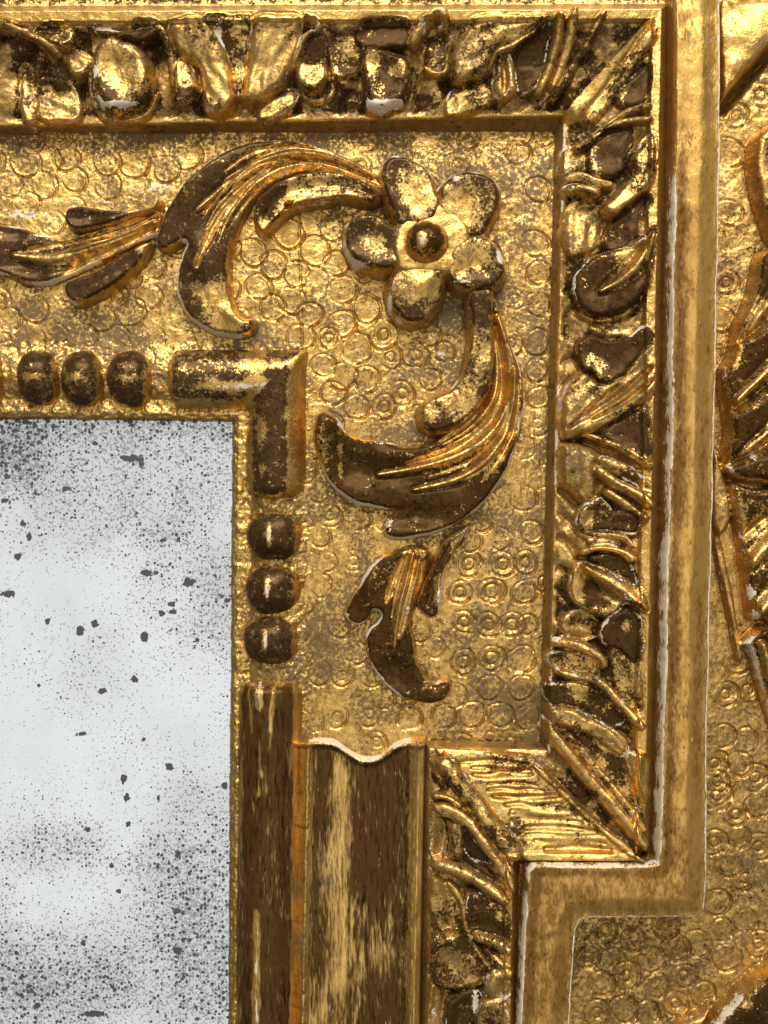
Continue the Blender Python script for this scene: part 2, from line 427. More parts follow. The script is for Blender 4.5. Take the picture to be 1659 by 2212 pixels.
# ================================================================== wall behind
wm = bpy.data.meshes.new('wall')
wm.from_pydata([(-1.2, 0, -1.2), (1.2, 0, -1.2), (1.2, 0, 1.2), (-1.2, 0, 1.2), (-1.2, 0.05, -1.2), (1.2, 0.05, -1.2), (1.2, 0.05, 1.2), (-1.2, 0.05, 1.2)], [],
               [(0, 1, 2, 3), (5, 4, 7, 6), (4, 0, 3, 7), (1, 5, 6, 2), (3, 2, 6, 7), (4, 5, 1, 0)])
wm.materials.append(M_WALL)
wall = bpy.data.objects.new('wall', wm); scene.collection.objects.link(wall)
wall.location = (0, 0.03, Z0); wall['kind'] = 'structure'

XL, XR, YT, YB = -240, 1800, -40, 2400     # how far the frame is built beyond the picture

# ================================================================== mirror glass
X, Y = grid(XL, 540, 880, YB, 4)
dens = 0.31 + 0.36 * sst(0.38, 0.70, fbm(X, Y, 330, 3, 3)) + .25 * (fbm(X, Y, 70, 9, 2) - .5) + .18 * sst(1250, 1000, Y)
dens += 0.55 * np.exp(-np.maximum(0, Y - 905) / 30) + 0.25 * np.exp(-np.maximum(0, Y - 905) / 160)
dens += 0.12 * np.exp(-np.maximum(0, 500 - X) / 40) * sst(1200, 1700, Y)
for (x, y, rx, ry, a) in [(330, 1140, 150, 90, .22), (140, 1110, 130, 120, .12), (300, 1330, 130, 90, .15), (130, 1830, 110, 60, .45), (190, 2120, 260, 120, .45), (330, 1950, 130, 160, .25),
                          (430, 2000, 80, 250, .1), (0, 2000, 90, 160, .35), (90, 2150, 160, 110, .3), (60, 1010, 100, 60, .25), (230, 1600, 90, 90, -.15), (150, 1270, 90, 50, -.3), (60, 1560, 140, 120, -.25), (380, 1500, 80, 160, -.2), (240, 1450, 60, 60, -.1), (60, 1950, 90, 60, -.2), (300, 1750, 60, 60, -.15)]:
    dens += a * np.exp(-(((X - x) / rx) ** 2 + ((Y - y) / ry) ** 2))
blob = np.zeros(X.shape)
for (x, y, rx, ry) in [(283, 990, 26, 7), (306, 997, 7, 12), (205, 958, 7, 5), (408, 1258, 14, 10), (385, 1165, 5, 7), (354, 1167, 8, 5), (317, 1238, 12, 8), (337, 1238, 6, 5), (372, 1305, 9, 6), (374, 1322, 9, 6), (350, 1325, 8, 7),
                       (205, 1348, 8, 9), (173, 1362, 9, 10), (313, 1376, 8, 13), (426, 1382, 5, 6), (103, 1342, 6, 7), (38, 1202, 8, 9), (18, 1283, 18, 7), (142, 1056, 9, 6), (63, 1158, 6, 9), (10, 1081, 7, 6), (50, 1131, 8, 6), (492, 1297, 8, 5),
                       (290, 1467, 9, 7), (222, 1492, 9, 7), (176, 1585, 14, 4), (311, 1598, 5, 5), (366, 1657, 10, 8), (268, 1683, 8, 10), (274, 1722, 7, 9), (343, 1725, 4, 9), (278, 1780, 6, 7), (486, 1697, 8, 9), (240, 1870, 5, 8), (257, 1925, 6, 5), (382, 1968, 8, 8), (384, 2053, 12, 8),
                       (180, 2037, 5, 9), (340, 2097, 5, 4), (205, 2190, 30, 7), (80, 2172, 9, 6), (190, 1790, 6, 7), (386, 1845, 6, 8), (85, 1480, 5, 4)]:
    blob = np.maximum(blob, np.exp(-(((X - x) / rx) ** 2 + ((Y - y) / ry) ** 2) * 0.75))
relief('mirror_glass', X, Y, np.zeros(X.shape), np.ones(X.shape, bool), M_GLASS, root, np.clip(dens, 0, 1.3), blob)

# ================================================================== punched ground
def punch(X, Y, H, rings, s, x0, y0):
    for (cx, cy, r, ri, dep, phi, k) in rings:
        m = int((r + 12) / s) + 1
        ix = int((cx - x0) / s); iy = int((cy - y0) / s)
        a0, a1, b0, b1 = max(iy - m, 0), min(iy + m, H.shape[0]), max(ix - m, 0), min(ix + m, H.shape[1])
        if a0 >= a1 or b0 >= b1: continue
        dx = X[a0:a1, b0:b1] - cx; dy = Y[a0:a1, b0:b1] - cy
        d = np.sqrt(dx * dx + dy * dy); an = np.arctan2(dy, dx)
        d = d * (1 + .05 * np.sin(2 * an + cx) + .03 * np.sin(3 * an + cy))
        w = np.clip(1 - k + k * (0.5 + 0.9 * np.cos(an - phi)), 0, 1.3)
        w = w * sst(.12, .42, vn(X[a0:a1, b0:b1], Y[a0:a1, b0:b1], 17, 77)) * 1.1
        f = -dep * np.exp(-((d - r) / 1.9) ** 2) * w
        f += 0.22 * dep * np.exp(-((d - r + 5.0) / 2.6) ** 2) * w
        f -= 0.45 * dep * sst(r, r - 3, d) * (0.6 + 0.8 * (dx * math.cos(phi) + dy * math.sin(phi)) / r)
        if ri > 0:
            f += -dep * 0.6 * np.exp(-((d - ri) / 2.0) ** 2)
        H[a0:a1, b0:b1] += f
rr = np.random.RandomState(21)
RINGS = []
def ring(x, y, r, ri=0, dep=4.2, k=0.6, h=HG):
    (x, y), = unp([(x, y)], h)
    RINGS.append((x, y, r, ri, dep, 0.7 + rr.uniform(-.7, .7), k))
for a in [(590, 573, 30), (547, 547, 30), (623, 503, 35), (717, 493, 28), (680, 543, 33), (727, 570, 28), (640, 593, 28), (740, 627, 31), (793, 667, 31), (590, 667, 28), (740, 700, 30), (830, 723, 32, 12), (773, 753, 33), (710, 730, 21, 9),
          (897, 767, 29, 12), (973, 697, 30), (740, 813, 30), (793, 820, 28), (630, 650, 30), (560, 620, 28), (670, 680, 27), (650, 730, 29), (870, 850, 26, 11), (830, 880, 26, 12), (770, 880, 27), (720, 850, 26), (700, 790, 26), (1157, 527, 29), (1160, 740, 28), (1163, 657, 27), (1163, 410, 28), (1120, 330, 26), (960, 760, 22), (930, 820, 24), (1160, 800, 25), (1165, 860, 25), (1165, 590, 26),
          (1014, 1219, 27, 13), (1087, 1219, 27, 13), (1136, 1216, 25, 11), (1063, 1277, 28, 16), (994, 1280, 25, 11), (1133, 1280, 26), (1055, 1350, 27, 13), (1107, 1350, 27, 13), (1004, 1344, 24, 11), (1063, 1422, 28, 14), (1127, 1425, 30), (1002, 1431, 27, 13), (1058, 1486, 27), (1127, 1486, 28), (1020, 1544, 28), (959, 1547, 26), (886, 1553, 26), (1081, 1544, 28), (1140, 1550, 27), (1150, 1150, 26), (1140, 1350, 22)]:
    ring(*a, k=0.45, dep=6.5)
for a in [(53, 350, 33), (103, 343, 30), (143, 343, 27), (230, 350, 30), (290, 353, 33), (403, 337, 32), (360, 367, 28), (160, 387, 27), (233, 403, 28), (297, 400, 25), (67, 733, 28), (117, 723, 27), (183, 730, 28), (253, 730, 27), (73, 670, 30), (283, 673, 32), (333, 580, 24), (20, 400, 27), (95, 400, 29), (320, 640, 29), (330, 730, 26), (400, 740, 26), (220, 690, 27), (20, 690, 26), (60, 440, 26)]:
    ring(*a, k=0.75, dep=5.0)
for j in range(40):
    for i in range(34):
        x = -100 + i * 56 + (j % 2) * 28 + rr.uniform(-14, 14); y = 300 + j * 48 + rr.uniform(-12, 12)
        if rr.rand() < 0.85 and all((x - q[0]) ** 2 + (y - q[1]) ** 2 > 46 ** 2 for q in RINGS):
            ring(x, y, rr.uniform(22, 28), 0 if rr.rand() < 0.5 else 10, dep=rr.uniform(2.2, 4.8), k=0.8)
s = 1.9; x0, y0 = XL, 262
X, Y = grid(x0, 1235, y0, 1660, s)
H = HG + (fbm(X, Y, 120, 2) - .5) * 8 + (fbm(X, Y, 26, 4) - .5) * 3.5 + (fbm(X, Y, 9, 5) - .5) * 1.3
# hacked short strokes right of the big leaf and lower left
vst = fbm(X * 3.2, Y * 0.55, 16, 8) - .5
H += vst * 3.2 * (sst(1090, 1140, X) * sst(840, 900, Y) * sst(1190, 1120, Y) + sst(760, 700, X) * sst(1100, 1160, Y))
punch(X, Y, H, RINGS, s, x0, y0)
# a joint line in the timber
jx = lean(642, 300, 655, 800, HG, Y)
H -= 3.0 * np.exp(-((X - jx) / 1.8) ** 2) * sst(830, 780, Y)
dirt = 0.44 + 0.30 * (fbm(X, Y, 150, 12) - .5) * 2 + .22 * (fbm(X, Y, 45, 13) - .5) * 2 + 0.06 * sst(700, 300, X) + 0.14 * sst(330, 290, Y)
gess = 0.75 * np.exp(-(((X - 330) / 60) ** 2 + ((Y - 412) / 12) ** 2)) + .8 * np.exp(-(((X - 70) / 75) ** 2 + ((Y - 468) / 12) ** 2)) + .6 * np.exp(-(((X - 210) / 70) ** 2 + ((Y - 440) / 7) ** 2))
gess = gess * 0.75
for _ in range(34):
    x, y, r_ = rr.uniform(0, 1180), rr.uniform(300, 1590), rr.uniform(2.5, 5)
    gess += .9 * np.exp(-(((X - x) / (r_ * rr.uniform(.7, 2))) ** 2 + ((Y - y) / r_) ** 2))
keep = (Y < 800) | (X > 615)
ground = relief('ground_panel', X, Y, H, keep, M_GOLD, root, 0.02, gess, dirt)

# ================================================================== carved cove mouldings
s = 2.1
X, Y = grid(870, XR, YT, YB, s)
def cove_relief(name, x0, x1, y0, y1, which, specs):
    X, Y = grid(x0, x1, y0, y1, s)
    a, b, c = bands(X, Y)
    t = np.maximum(np.maximum(a, b), c)
    H = np.interp(t, T_KEYS, T_H)
    if which == 'top': keep = (a >= b - .12)
    elif which == 'side': keep = (b >= a - .12) & (b >= c - .12)
    else: keep = (c >= b - .12)
    keep &= (t > -0.5) & (t < 8.2)
    car = sst(1.2, 2.0, t) * sst(6.2, 5.6, t)
    wob_ = (fbm(X, Y, 120, 38) - .5) * 150
    if which == 'top': ph = X + 0.55 * Y + wob_
    else: ph = np.where(Y < 950, Y + 0.85 * X, Y - 0.75 * X) + wob_
    fold = np.abs(np.sin(ph * math.pi / 64.0)) ** 0.8
    H = H + car * (-12 + 15 * fold + (fbm(X, Y, 46, 31) - .5) * 9 + (fbm(X, Y, 15, 33) - .5) * 4)
    (hx, hy), (kx, ky) = unp([(1383, 1836), (1392, 1848)], 120)
    H = H - 60 * np.exp(-((X - hx) ** 2 + (Y - hy) ** 2) / 30) - 60 * np.exp(-((X - kx) ** 2 + (Y - ky) ** 2) / 40)
    H = H + (fbm(X, Y, 60, 36) - .5) * 5 * sst(0.3, 1, t) + (fbm(X, Y, 10, 34) - .5) * 2.0
    och_shade = sst(-.3, .05, t) * sst(1.02, .86, t) * (0.55 + 0.5 * fbm(X, Y, 50, 41))  # gold-on-gold bounce painted as orange-brown on the step walls
    och_shade = np.maximum(och_shade, 0.45 * car)  # crevices: grime tone with the same orange bounce painted in
    och_shade = np.maximum(och_shade, 0.55 * np.exp(-((t - 7.45) / .22) ** 2))  # shadow of the gap beside the moulding, painted in
    br = -0.2 + 0.95 * car * sst(.36, .56, fbm(X, Y, 60, 51)) - .3 * car * (fold - .5) + .25 * sst(7.3, 7.5, t) + .55 * sst(7.5, 7.8, t) + (.25 + .7 * (fbm(X, Y, 40, 57) - .3)) * sst(-.2, .1, t) * sst(1.0, .85, t) + .15 * car
    gs = 0.9 * np.exp(-((t - 1.15) / .22) ** 2) * sst(.5, .62, vn(X, Y, 70, 55))
    if which != 'side': gs *= 0.25
    dirt = 0.22 + 0.2 * car - .25 * sst(6.1, 6.4, t) * sst(7.3, 7.1, t)
    return carve(X, Y, H, keep, specs, band_h, M_GOLD, name, br, gs, dirt, np.clip(och_shade, 0, 0.95))
top_cove, side_cove, low_cove, back_list = [], [], [], []

# ================================================================== outer moulding
inn = [(1459, -60), (1459, 300), (1453, 600), (1449, 960), (1439, 1300), (1432, 1600), (1424, 1866), (1400, 1870), (1180, 1869), (1152, 1871), (1143, 1885), (1135, 2000), (1127, 2110), (1116, 2400)]
outr = [(1222, 2400), (1232, 2200), (1241, 2080), (1245, 2010), (1255, 1990), (1275, 1985), (1490, 1984), (1513, 1981), (1522, 1968), (1527, 1900), (1530, 1600), (1535, 1300), (1545, 960), (1552, 600), (1557, 300), (1558, -60)]
HO = 165
poly = unp(inn + outr, HO)
X, Y = grid(poly[:, 0].min() - 12, poly[:, 0].max() + 12, YT - 20, YB, 2.1)
sd = sdf(X, Y, poly)
sd = sd + (vn(X, Y, 70, 61) - .5) * 3 + (vn(X, Y, 14, 62) - .5) * 1.3
e = np.clip(sd / 6, 0, 1)
H = HO - 9 + 9 * np.sqrt(np.maximum(0, 1 - (1 - e) ** 2)) + 9 * sst(4, 48, sd) + np.minimum(sd, 0) * 14
H += (fbm(X, Y * .12, 20, 64) - .5) * 1.6 + (fbm(X, Y, 80, 66) - .5) * 4
# left/inner edge is chipped to the gesso, the outer edge keeps a thin pale line
gy, gx = np.gradient(sd, 2.1)
inner = sst(-.1, .4, gx) + sst(.3, .7, gy) * sst(1700, 1800, Y)
inner = np.clip(inner, 0, 1)
gs = np.exp(-((sd - 1.5) / 3.8) ** 2) * inner * (0.35 + 0.5 * sst(.3, .5, vn(X, Y, 120, 68)) + .5 * sst(.3, .6, vn(X, Y, 26, 69))) * sst(300, 560, Y)
gs = np.maximum(gs, np.exp(-((sd - 3) / 2.6) ** 2) * (1 - inner) * 1.0)
gs = np.maximum(gs, 1.1 * np.exp(-((sd - 3) / 6) ** 2) * sst(.3, .7, gy) * sst(1830, 1850, Y) * sst(1880, 1860, Y) * sst(1130, 1180, X))
br = 0.36 + 0.16 * sst(1500, 1900, Y) + 0.5 * (fbm(X, Y, 90, 70) - .5) * 2
br += .75 * np.exp(-((sd - 15) / 9) ** 2) * inner * sst(250, 500, Y) + .15 * sst(1000, 1500, Y)
br += .35 * np.exp(-((sd - 22) / 12) ** 2) * (1 - inner) * sst(500, 900, Y) * sst(1750, 1600, Y)
br -= .5 * sst(26, 40, sd) * sst(1750, 1600, Y) * 0.7
relief('outer_moulding', X, Y, H, sd > -8, M_VFLAT, root, br, np.clip(gs, 0, 1.1), 0.22, 0)

# ================================================================== back panel outside the moulding
RINGS = []
for (x, y) in [(1645, 205), (1590, 250), (1575, 330), (1575, 460), (1570, 610), (1560, 690), (1595, 1430), (1570, 1500), (1620, 1490), (1565, 1590), (1610, 1600), (1600, 1650), (1545, 1650), (1550, 1720), (1635, 1680), (1640, 1740), (1590, 1760), (1595, 1810), (1545, 1820), (1550, 1690), (1575, 1870), (1550, 1950), (1610, 1900), (1640, 1830)]:
    ring(x, y, rr.uniform(25, 33), 11 if rr.rand() < .6 else 0, dep=7.0, k=.7, h=45)
for (x, y) in [(1310, 2010), (1370, 2030), (1270, 2070), (1325, 2080), (1410, 2075), (1300, 2125), (1355, 2110), (1420, 2130), (1350, 2180), (1290, 2190), (1400, 2190), (1460, 2050), (1440, 2000), (1510, 2040), (1480, 2110), (1560, 2010), (1610, 1990), (1520, 2150), (1640, 2040), (1570, 2070), (1460, 2170), (1380, 2240), (1310, 2250)]:
    ring(x, y, rr.uniform(24, 31), 11 if rr.rand() < .4 else 0, dep=7.0, k=.5, h=45)
X, Y = grid(1180, XR + 30, YT + 42, YB, 2.1)
H = 45 + (fbm(X, Y, 140, 81) - .5) * 10 + (fbm(X, Y, 24, 82) - .5) * 4 + (fbm(X, Y, 9, 83) - .5) * 2
punch(X, Y, H, RINGS, 2.1, 1180, YT + 42)
d_, t_ = pld(X, Y, unp([(1760, 40), (1700, 92), (1655, 118), (1610, 172), (1560, 232)], 45))
H -= 42 * np.exp(-(d_ / 11) ** 2)
keep = (X > 1500) | (Y > 1930)
br = .12 + .25 * (fbm(X, Y, 60, 85) - .5) * 2
back_args = (X, Y, H, keep, br, .30 + .08 * sst(900, 1900, Y))

# ================================================================== sight edge, rods and beads
def rod_xc(Y):
    return lean(600, 800, 577, 2212, 30, Y)
# narrow rough fillet next to the glass, mitred
X, Y = grid(XL, 700, 740, YB, 2.0)
gx = lean(503, 910, 494, 2212, 8, Y); gy = leanh(904, 0, 909, 500, 8, X)
u = np.maximum(X - gx, gy - Y)             # outward from the glass
u = u + (vn(X, Y, 18, 91) - .5) * 3
H = np.interp(u, [-4, 0, 3, 14, 30, 42, 60, 95, 128, 150, 170], [-6, 4, 14, 20, 18, 18, 30, 40, 34, 26, 22])
H += (fbm(X, Y, 14, 92) - .5) * 9 * sst(2, 10, u) + (fbm(X, Y, 5, 93) - .5) * 3
relief('sight_edge', X, Y, H, (u > -5) & (u < 175), M_GOLD, root, .1 + .4 * (fbm(X, Y, 30, 95) - .5), 0.0, .30 + .15 * sst(40, 60, u), 0.0)

RR = 66.0
def rod_piece(name, x0, x1, y0, y1, sfun, ends, mat, brf, r=RR):
    X, Y = grid(x0, x1, y0, y1, 2.0)
    s_, l_ = sfun(X, Y)                      # offset from the axis, distance past the end (negative inside)
    s_ = s_ + (vn(X, Y, 60, 97) - .5) * 3
    cap = np.clip((l_ + 34) / 34, 0, 1)
    q = (s_ / r) ** 2 + cap ** 2 * 0.96
    H = 6 + 66 * np.sqrt(np.maximum(0, 1 - q)) - np.maximum(0, q - 1) * 60
    H += (fbm(X, Y, 30, 98) - .5) * 2.5
    br, gs, di = brf(X, Y, s_ / r, l_)
    return relief(name, X, Y, H, q < 1.22, mat, root, br, gs, di, 0.10 * sst(.55, .9, s_ / r))  # shading of the outward flank painted in as a faint tint
yh = leanh(812, 0, 817, 600, 40, np.array([600.]))[0]
def corner_s(X, Y):
    xc = lean(598, 800, 594, 1090, 40, Y)
    s_ = 12 * np.logaddexp((yh - Y) / 12, (X - xc) / 12) - 8.3 * np.exp(-((yh - Y - X + xc) / 30) ** 2)
    l_ = np.maximum((355 + 10 - X), np.where(X > 530, Y - 1083, -99))
    return s_, l_
def corner_b(X, Y, q, l):
    horiz = (yh - Y) > (X - 598)
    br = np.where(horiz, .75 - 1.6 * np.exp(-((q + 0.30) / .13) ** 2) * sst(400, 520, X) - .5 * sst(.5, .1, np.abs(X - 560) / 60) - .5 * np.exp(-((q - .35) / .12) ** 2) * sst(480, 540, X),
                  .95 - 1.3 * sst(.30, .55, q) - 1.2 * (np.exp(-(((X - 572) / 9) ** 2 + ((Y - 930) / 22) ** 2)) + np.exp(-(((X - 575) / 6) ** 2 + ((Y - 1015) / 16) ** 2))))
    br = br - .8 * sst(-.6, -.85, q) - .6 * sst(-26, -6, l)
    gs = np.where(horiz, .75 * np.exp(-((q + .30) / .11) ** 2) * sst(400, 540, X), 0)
    return br, gs, .2 + 0 * X
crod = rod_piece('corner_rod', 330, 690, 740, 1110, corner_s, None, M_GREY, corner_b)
def left_s(X, Y):
    return leanh(811, 0, 817, 600, 40, X) - Y, X - 24
def left_b(X, Y, q, l):
    return .35 - .9 * np.exp(-((q + .2) / .3) ** 2) + .6 * (fbm(X, Y, 30, 104) - .5), 0 * X, .35 + 0 * X
rod_piece('rod', XL, 45, 735, 895, left_s, None, M_HORI, left_b)
def low_s(X, Y):
    xc = lean(584, 1460, 576, 2212, 40, Y)
    return X - xc, 1460 - Y
def low_b(X, Y, q, l):
    n = fbm(X * 1.0, Y * .10, 16, 105)
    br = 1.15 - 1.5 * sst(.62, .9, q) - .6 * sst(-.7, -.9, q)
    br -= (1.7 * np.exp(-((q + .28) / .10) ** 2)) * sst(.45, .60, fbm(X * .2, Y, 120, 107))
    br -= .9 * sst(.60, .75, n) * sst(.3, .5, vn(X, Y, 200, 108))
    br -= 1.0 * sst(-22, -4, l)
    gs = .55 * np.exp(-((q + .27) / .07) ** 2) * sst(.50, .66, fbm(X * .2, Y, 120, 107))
    return br, gs, .25 + 0 * X
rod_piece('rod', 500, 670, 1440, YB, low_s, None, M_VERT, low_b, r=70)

def bead(cx, cy, rx, ry, vert, seed):
    (cx, cy), = unp([(cx, cy)], 45)
    X, Y = grid(cx - rx - 14, cx + rx + 14, cy - ry - 14, cy + ry + 14, 1.8)
    dx = (X - cx) / rx; dy = (Y - cy) / ry
    q = np.sqrt(dx * dx + dy * dy) + (vn(X, Y, 30, seed) - .5) * .07
    q2 = (np.abs(dx) ** 2.3 + np.abs(dy) ** 2.3) ** (1 / 2.3) + (vn(X, Y, 30, seed) - .5) * .06
    H = 6 + 70 * np.sqrt(np.maximum(0, 1 - q2 ** 2)) - np.maximum(0, q2 - 1) * 55
    H += (fbm(X, Y, 16, seed + 2) - .5) * 2
    if vert:
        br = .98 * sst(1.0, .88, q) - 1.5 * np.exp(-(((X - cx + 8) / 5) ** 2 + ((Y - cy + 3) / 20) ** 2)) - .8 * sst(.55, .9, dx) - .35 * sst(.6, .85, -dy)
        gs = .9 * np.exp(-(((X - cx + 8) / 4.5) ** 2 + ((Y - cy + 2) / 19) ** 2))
    else:
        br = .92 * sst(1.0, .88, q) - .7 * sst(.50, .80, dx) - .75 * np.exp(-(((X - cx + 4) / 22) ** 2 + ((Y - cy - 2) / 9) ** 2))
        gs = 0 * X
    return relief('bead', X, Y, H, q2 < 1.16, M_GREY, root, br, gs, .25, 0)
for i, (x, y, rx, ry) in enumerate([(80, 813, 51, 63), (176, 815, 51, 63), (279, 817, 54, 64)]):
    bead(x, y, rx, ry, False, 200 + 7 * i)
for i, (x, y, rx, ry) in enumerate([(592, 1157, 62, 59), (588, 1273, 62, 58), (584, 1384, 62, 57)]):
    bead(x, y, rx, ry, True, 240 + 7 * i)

# ================================================================== plain panel below the ground
wav = [(640, 1602), (672, 1598), (700, 1599), (725, 1604), (748, 1620), (775, 1636), (800, 1640), (825, 1632), (850, 1612), (872, 1602), (900, 1598), (925, 1596)]
HP = 62
top = spline(wav, False, 6)
poly = unp(np.concatenate([top, [(918, 1900), (906, 2420), (630, 2420), (636, 2000)]]), HP)
X, Y = grid(622, 945, 1580, YB, 2.0)
sd = sdf(X, Y, poly) + (vn(X, Y, 40, 111) - .5) * 2.5
xl = lean(652, 1600, 640, 2212, HP, Y); xr = lean(918, 1600, 906, 2212, HP, Y)
v = (X - xl) / (xr - xl)
dt = np.interp(X, unp(top, HP)[:, 0], unp(top, HP)[:, 1]); dtop = Y - dt
e = np.clip(dtop / 14, 0, 1)
prof = np.interp(v, [-.1, 0.0, .05, .10, .5, .86, .92, .955, 1.0, 1.03], [15, 40, 52, 44, 34, 46, 58, 62, 58, 20])
H = 12 + (prof - 12) * np.sqrt(np.maximum(0, 1 - (1 - e) ** 2)) + 8 * np.exp(-((dtop - 10) / 8) ** 2)
H = H + np.minimum(dtop, 0) * 2.5
H += (fbm(X, Y * .1, 12, 113) - .5) * 2.2 + (fbm(X, Y, 12, 115) - .5) * 6 * (sst(.12, .04, v) + sst(.80, .88, v) * sst(.94, .9, v))
n = fbm(X, Y * .12, 26, 117)
br = 1.08 - 0.95 * sst(.12, .06, v) - 1.0 * sst(.86, .92, v) - .40 * sst(.58, .72, n)
for (x, y, rx, ry, a) in [(738, 1760, 24, 110, .8), (728, 1900, 30, 130, .6), (740, 2060, 50, 120, .5), (700, 2190, 50, 110, .6), (820, 2060, 30, 60, .45), (735, 1660, 14, 40, .6), (830, 1660, 40, 10, .3)]:
    br -= a * np.exp(-(((X - x) / rx) ** 2 + ((Y - y) / ry) ** 2))
gs = 1.0 * np.exp(-((dtop - 4) / 5) ** 2) * (.35 + .9 * sst(.4, .6, vn(X, Y, 60, 119)))  # pale lip: top light on the upward-facing step, painted in
plain = relief('plain_panel', X, Y, H, (dtop > -9) & (v > -.12) & (v < 1.05), M_VERT, root, br - 1.2 * np.exp(-((dtop - 3) / 7) ** 2), np.clip(gs, 0, 1.1), .25, .3 * sst(.97, 1.0, v))

# ================================================================== scroll leaves on the ground
G = flat(HG)
W = (-.75, -.6)
leaf1 = lobe('acanthus_leaf', [(-300, 476), (-60, 468), (0, 480), (40, 487), (80, 500), (115, 511), (150, 508), (200, 495), (250, 480), (300, 462), (340, 440), (350, 470), (345, 505), (325, 512), (280, 535), (220, 565), (160, 590), (130, 604), (100, 613), (60, 613), (30, 606), (0, 592), (-60, 590), (-300, 584)],
             root, G, h=55, H=26, ew=12, edge=.35, flow=((0, 3), (3, 1), (1, 2)), bumps=((50, 515, 70, 16, -10), (60, 585, 70, 16, -10), (-20, 540, 60, 40, 10)), dish=5, brown=.95, gesso=.75, gdir=(-.2, .95), mat=M_GREY,
             grooves=[([(330, 460), (270, 490), (200, 510), (130, 525), (60, 540)], 7, 4, .75), ([(335, 480), (270, 512), (200, 535), (120, 560), (35, 553)], 10, -5, 1.0), ([(330, 495), (260, 530), (190, 560), (140, 590)], 8, 5, 1.0), ([(340, 470), (290, 490), (230, 515), (150, 535)], 5, 4, .9)],
             gold=[(320, 480, 40, 30, 1.3), (330, 500, 25, 25, .6)], whites=[(40, 489, 30, 5, .9), (100, 508, 30, 4, .9)])
lobe('lobe', [(345, 425), (300, 447), (240, 450), (190, 443), (155, 444), (139, 458), (140, 482), (160, 500), (195, 497), (245, 487), (300, 470), (345, 455)], leaf1, G, h=62, H=36, ew=11, dish=7, brown=1.0, gesso=.95, gdir=(-.6, -.75), mat=M_GREY, gold=[(320, 448, 45, 30, 1.6)])
lobe('lobe', [(142, 608), (138, 634), (152, 655), (175, 661), (205, 647), (250, 622), (290, 588), (318, 556), (332, 525), (310, 520), (262, 548), (205, 583), (165, 598)], leaf1, G, h=62, H=34, ew=13, dish=4, brown=1.05, gesso=.9, gdir=(-.9, .3), mat=M_GREY, gold=[(318, 530, 26, 26, 1.4), (180, 652, 26, 7, .8)])

leaf2 = lobe('acanthus_leaf', [(842, 410), (800, 362), (740, 332), (690, 313), (640, 301), (590, 299), (530, 306), (480, 326), (430, 361), (395, 396), (368, 432), (350, 468), (338, 500), (334, 524), (348, 541), (372, 536), (394, 524), (399, 532), (386, 560), (379, 592), (378, 622), (386, 652), (402, 682), (432, 706), (470, 723), (505, 729), (537, 726), (555, 710), (556, 692), (545, 683), (530, 684), (516, 670), (506, 645), (500, 610), (499, 570), (506, 530), (518, 490), (535, 455), (555, 424), (600, 388), (650, 372), (700, 372), (760, 390), (830, 425)],
             root, G, h=60, H=32, ew=14, edge=.55, flow=((3, 0), (0, 4), (4, 1), (1, 2)), bumps=((420, 430, 36, 60, 12), (400, 610, 26, 70, -12), (455, 600, 22, 80, 10), (520, 695, 40, 26, 12), (640, 310, 90, 16, 8)), dish=6, brown=.98, gesso=1.1, gdir=(-.8, .25), mat=M_GREY,
             grooves=[([(815, 385), (720, 343), (640, 330), (565, 352), (505, 393), (460, 430), (428, 458)], 6, -4, 1.0), ([(800, 385), (700, 350), (620, 352), (552, 388), (503, 435), (468, 480), (445, 530), (428, 578)], 8, 5, 1.0), ([(790, 390), (690, 362), (610, 372), (555, 412), (522, 465), (505, 520), (497, 575)], 8, 5, .95), ([(760, 350), (690, 325), (610, 318), (540, 335), (490, 370)], 4, 3, .7), ([(580, 330), (520, 370), (470, 425), (440, 470)], 4, 3.5, .7)],
             gold=[(470, 640, 45, 30, 1.2), (500, 695, 40, 24, 1.3), (820, 395, 30, 30, 1.3), (720, 345, 60, 20, .4), (430, 620, 20, 18, .2)])
lobe('lobe', [(545, 472), (550, 440), (566, 414), (602, 388), (645, 372), (695, 366), (745, 372), (800, 395), (830, 425), (800, 445), (745, 436), (700, 438), (660, 446), (625, 462), (600, 484), (580, 507), (565, 511), (552, 496)], leaf2, G, h=68, H=40, ew=13, dish=9, brown=.8, gesso=.5, gdir=(-.6, .6), mat=M_RED,
     gold=[(570, 500, 18, 18, 1.3), (625, 450, 22, 18, 1.2), (634, 410, 7, 60, .9), (700, 430, 70, 8, 1.1), (690, 400, 60, 26, .45)], dark=[(590, 430, 22, 26, .5)], grooves=[([(623, 445), (627, 449)], 7, 16, 0)])
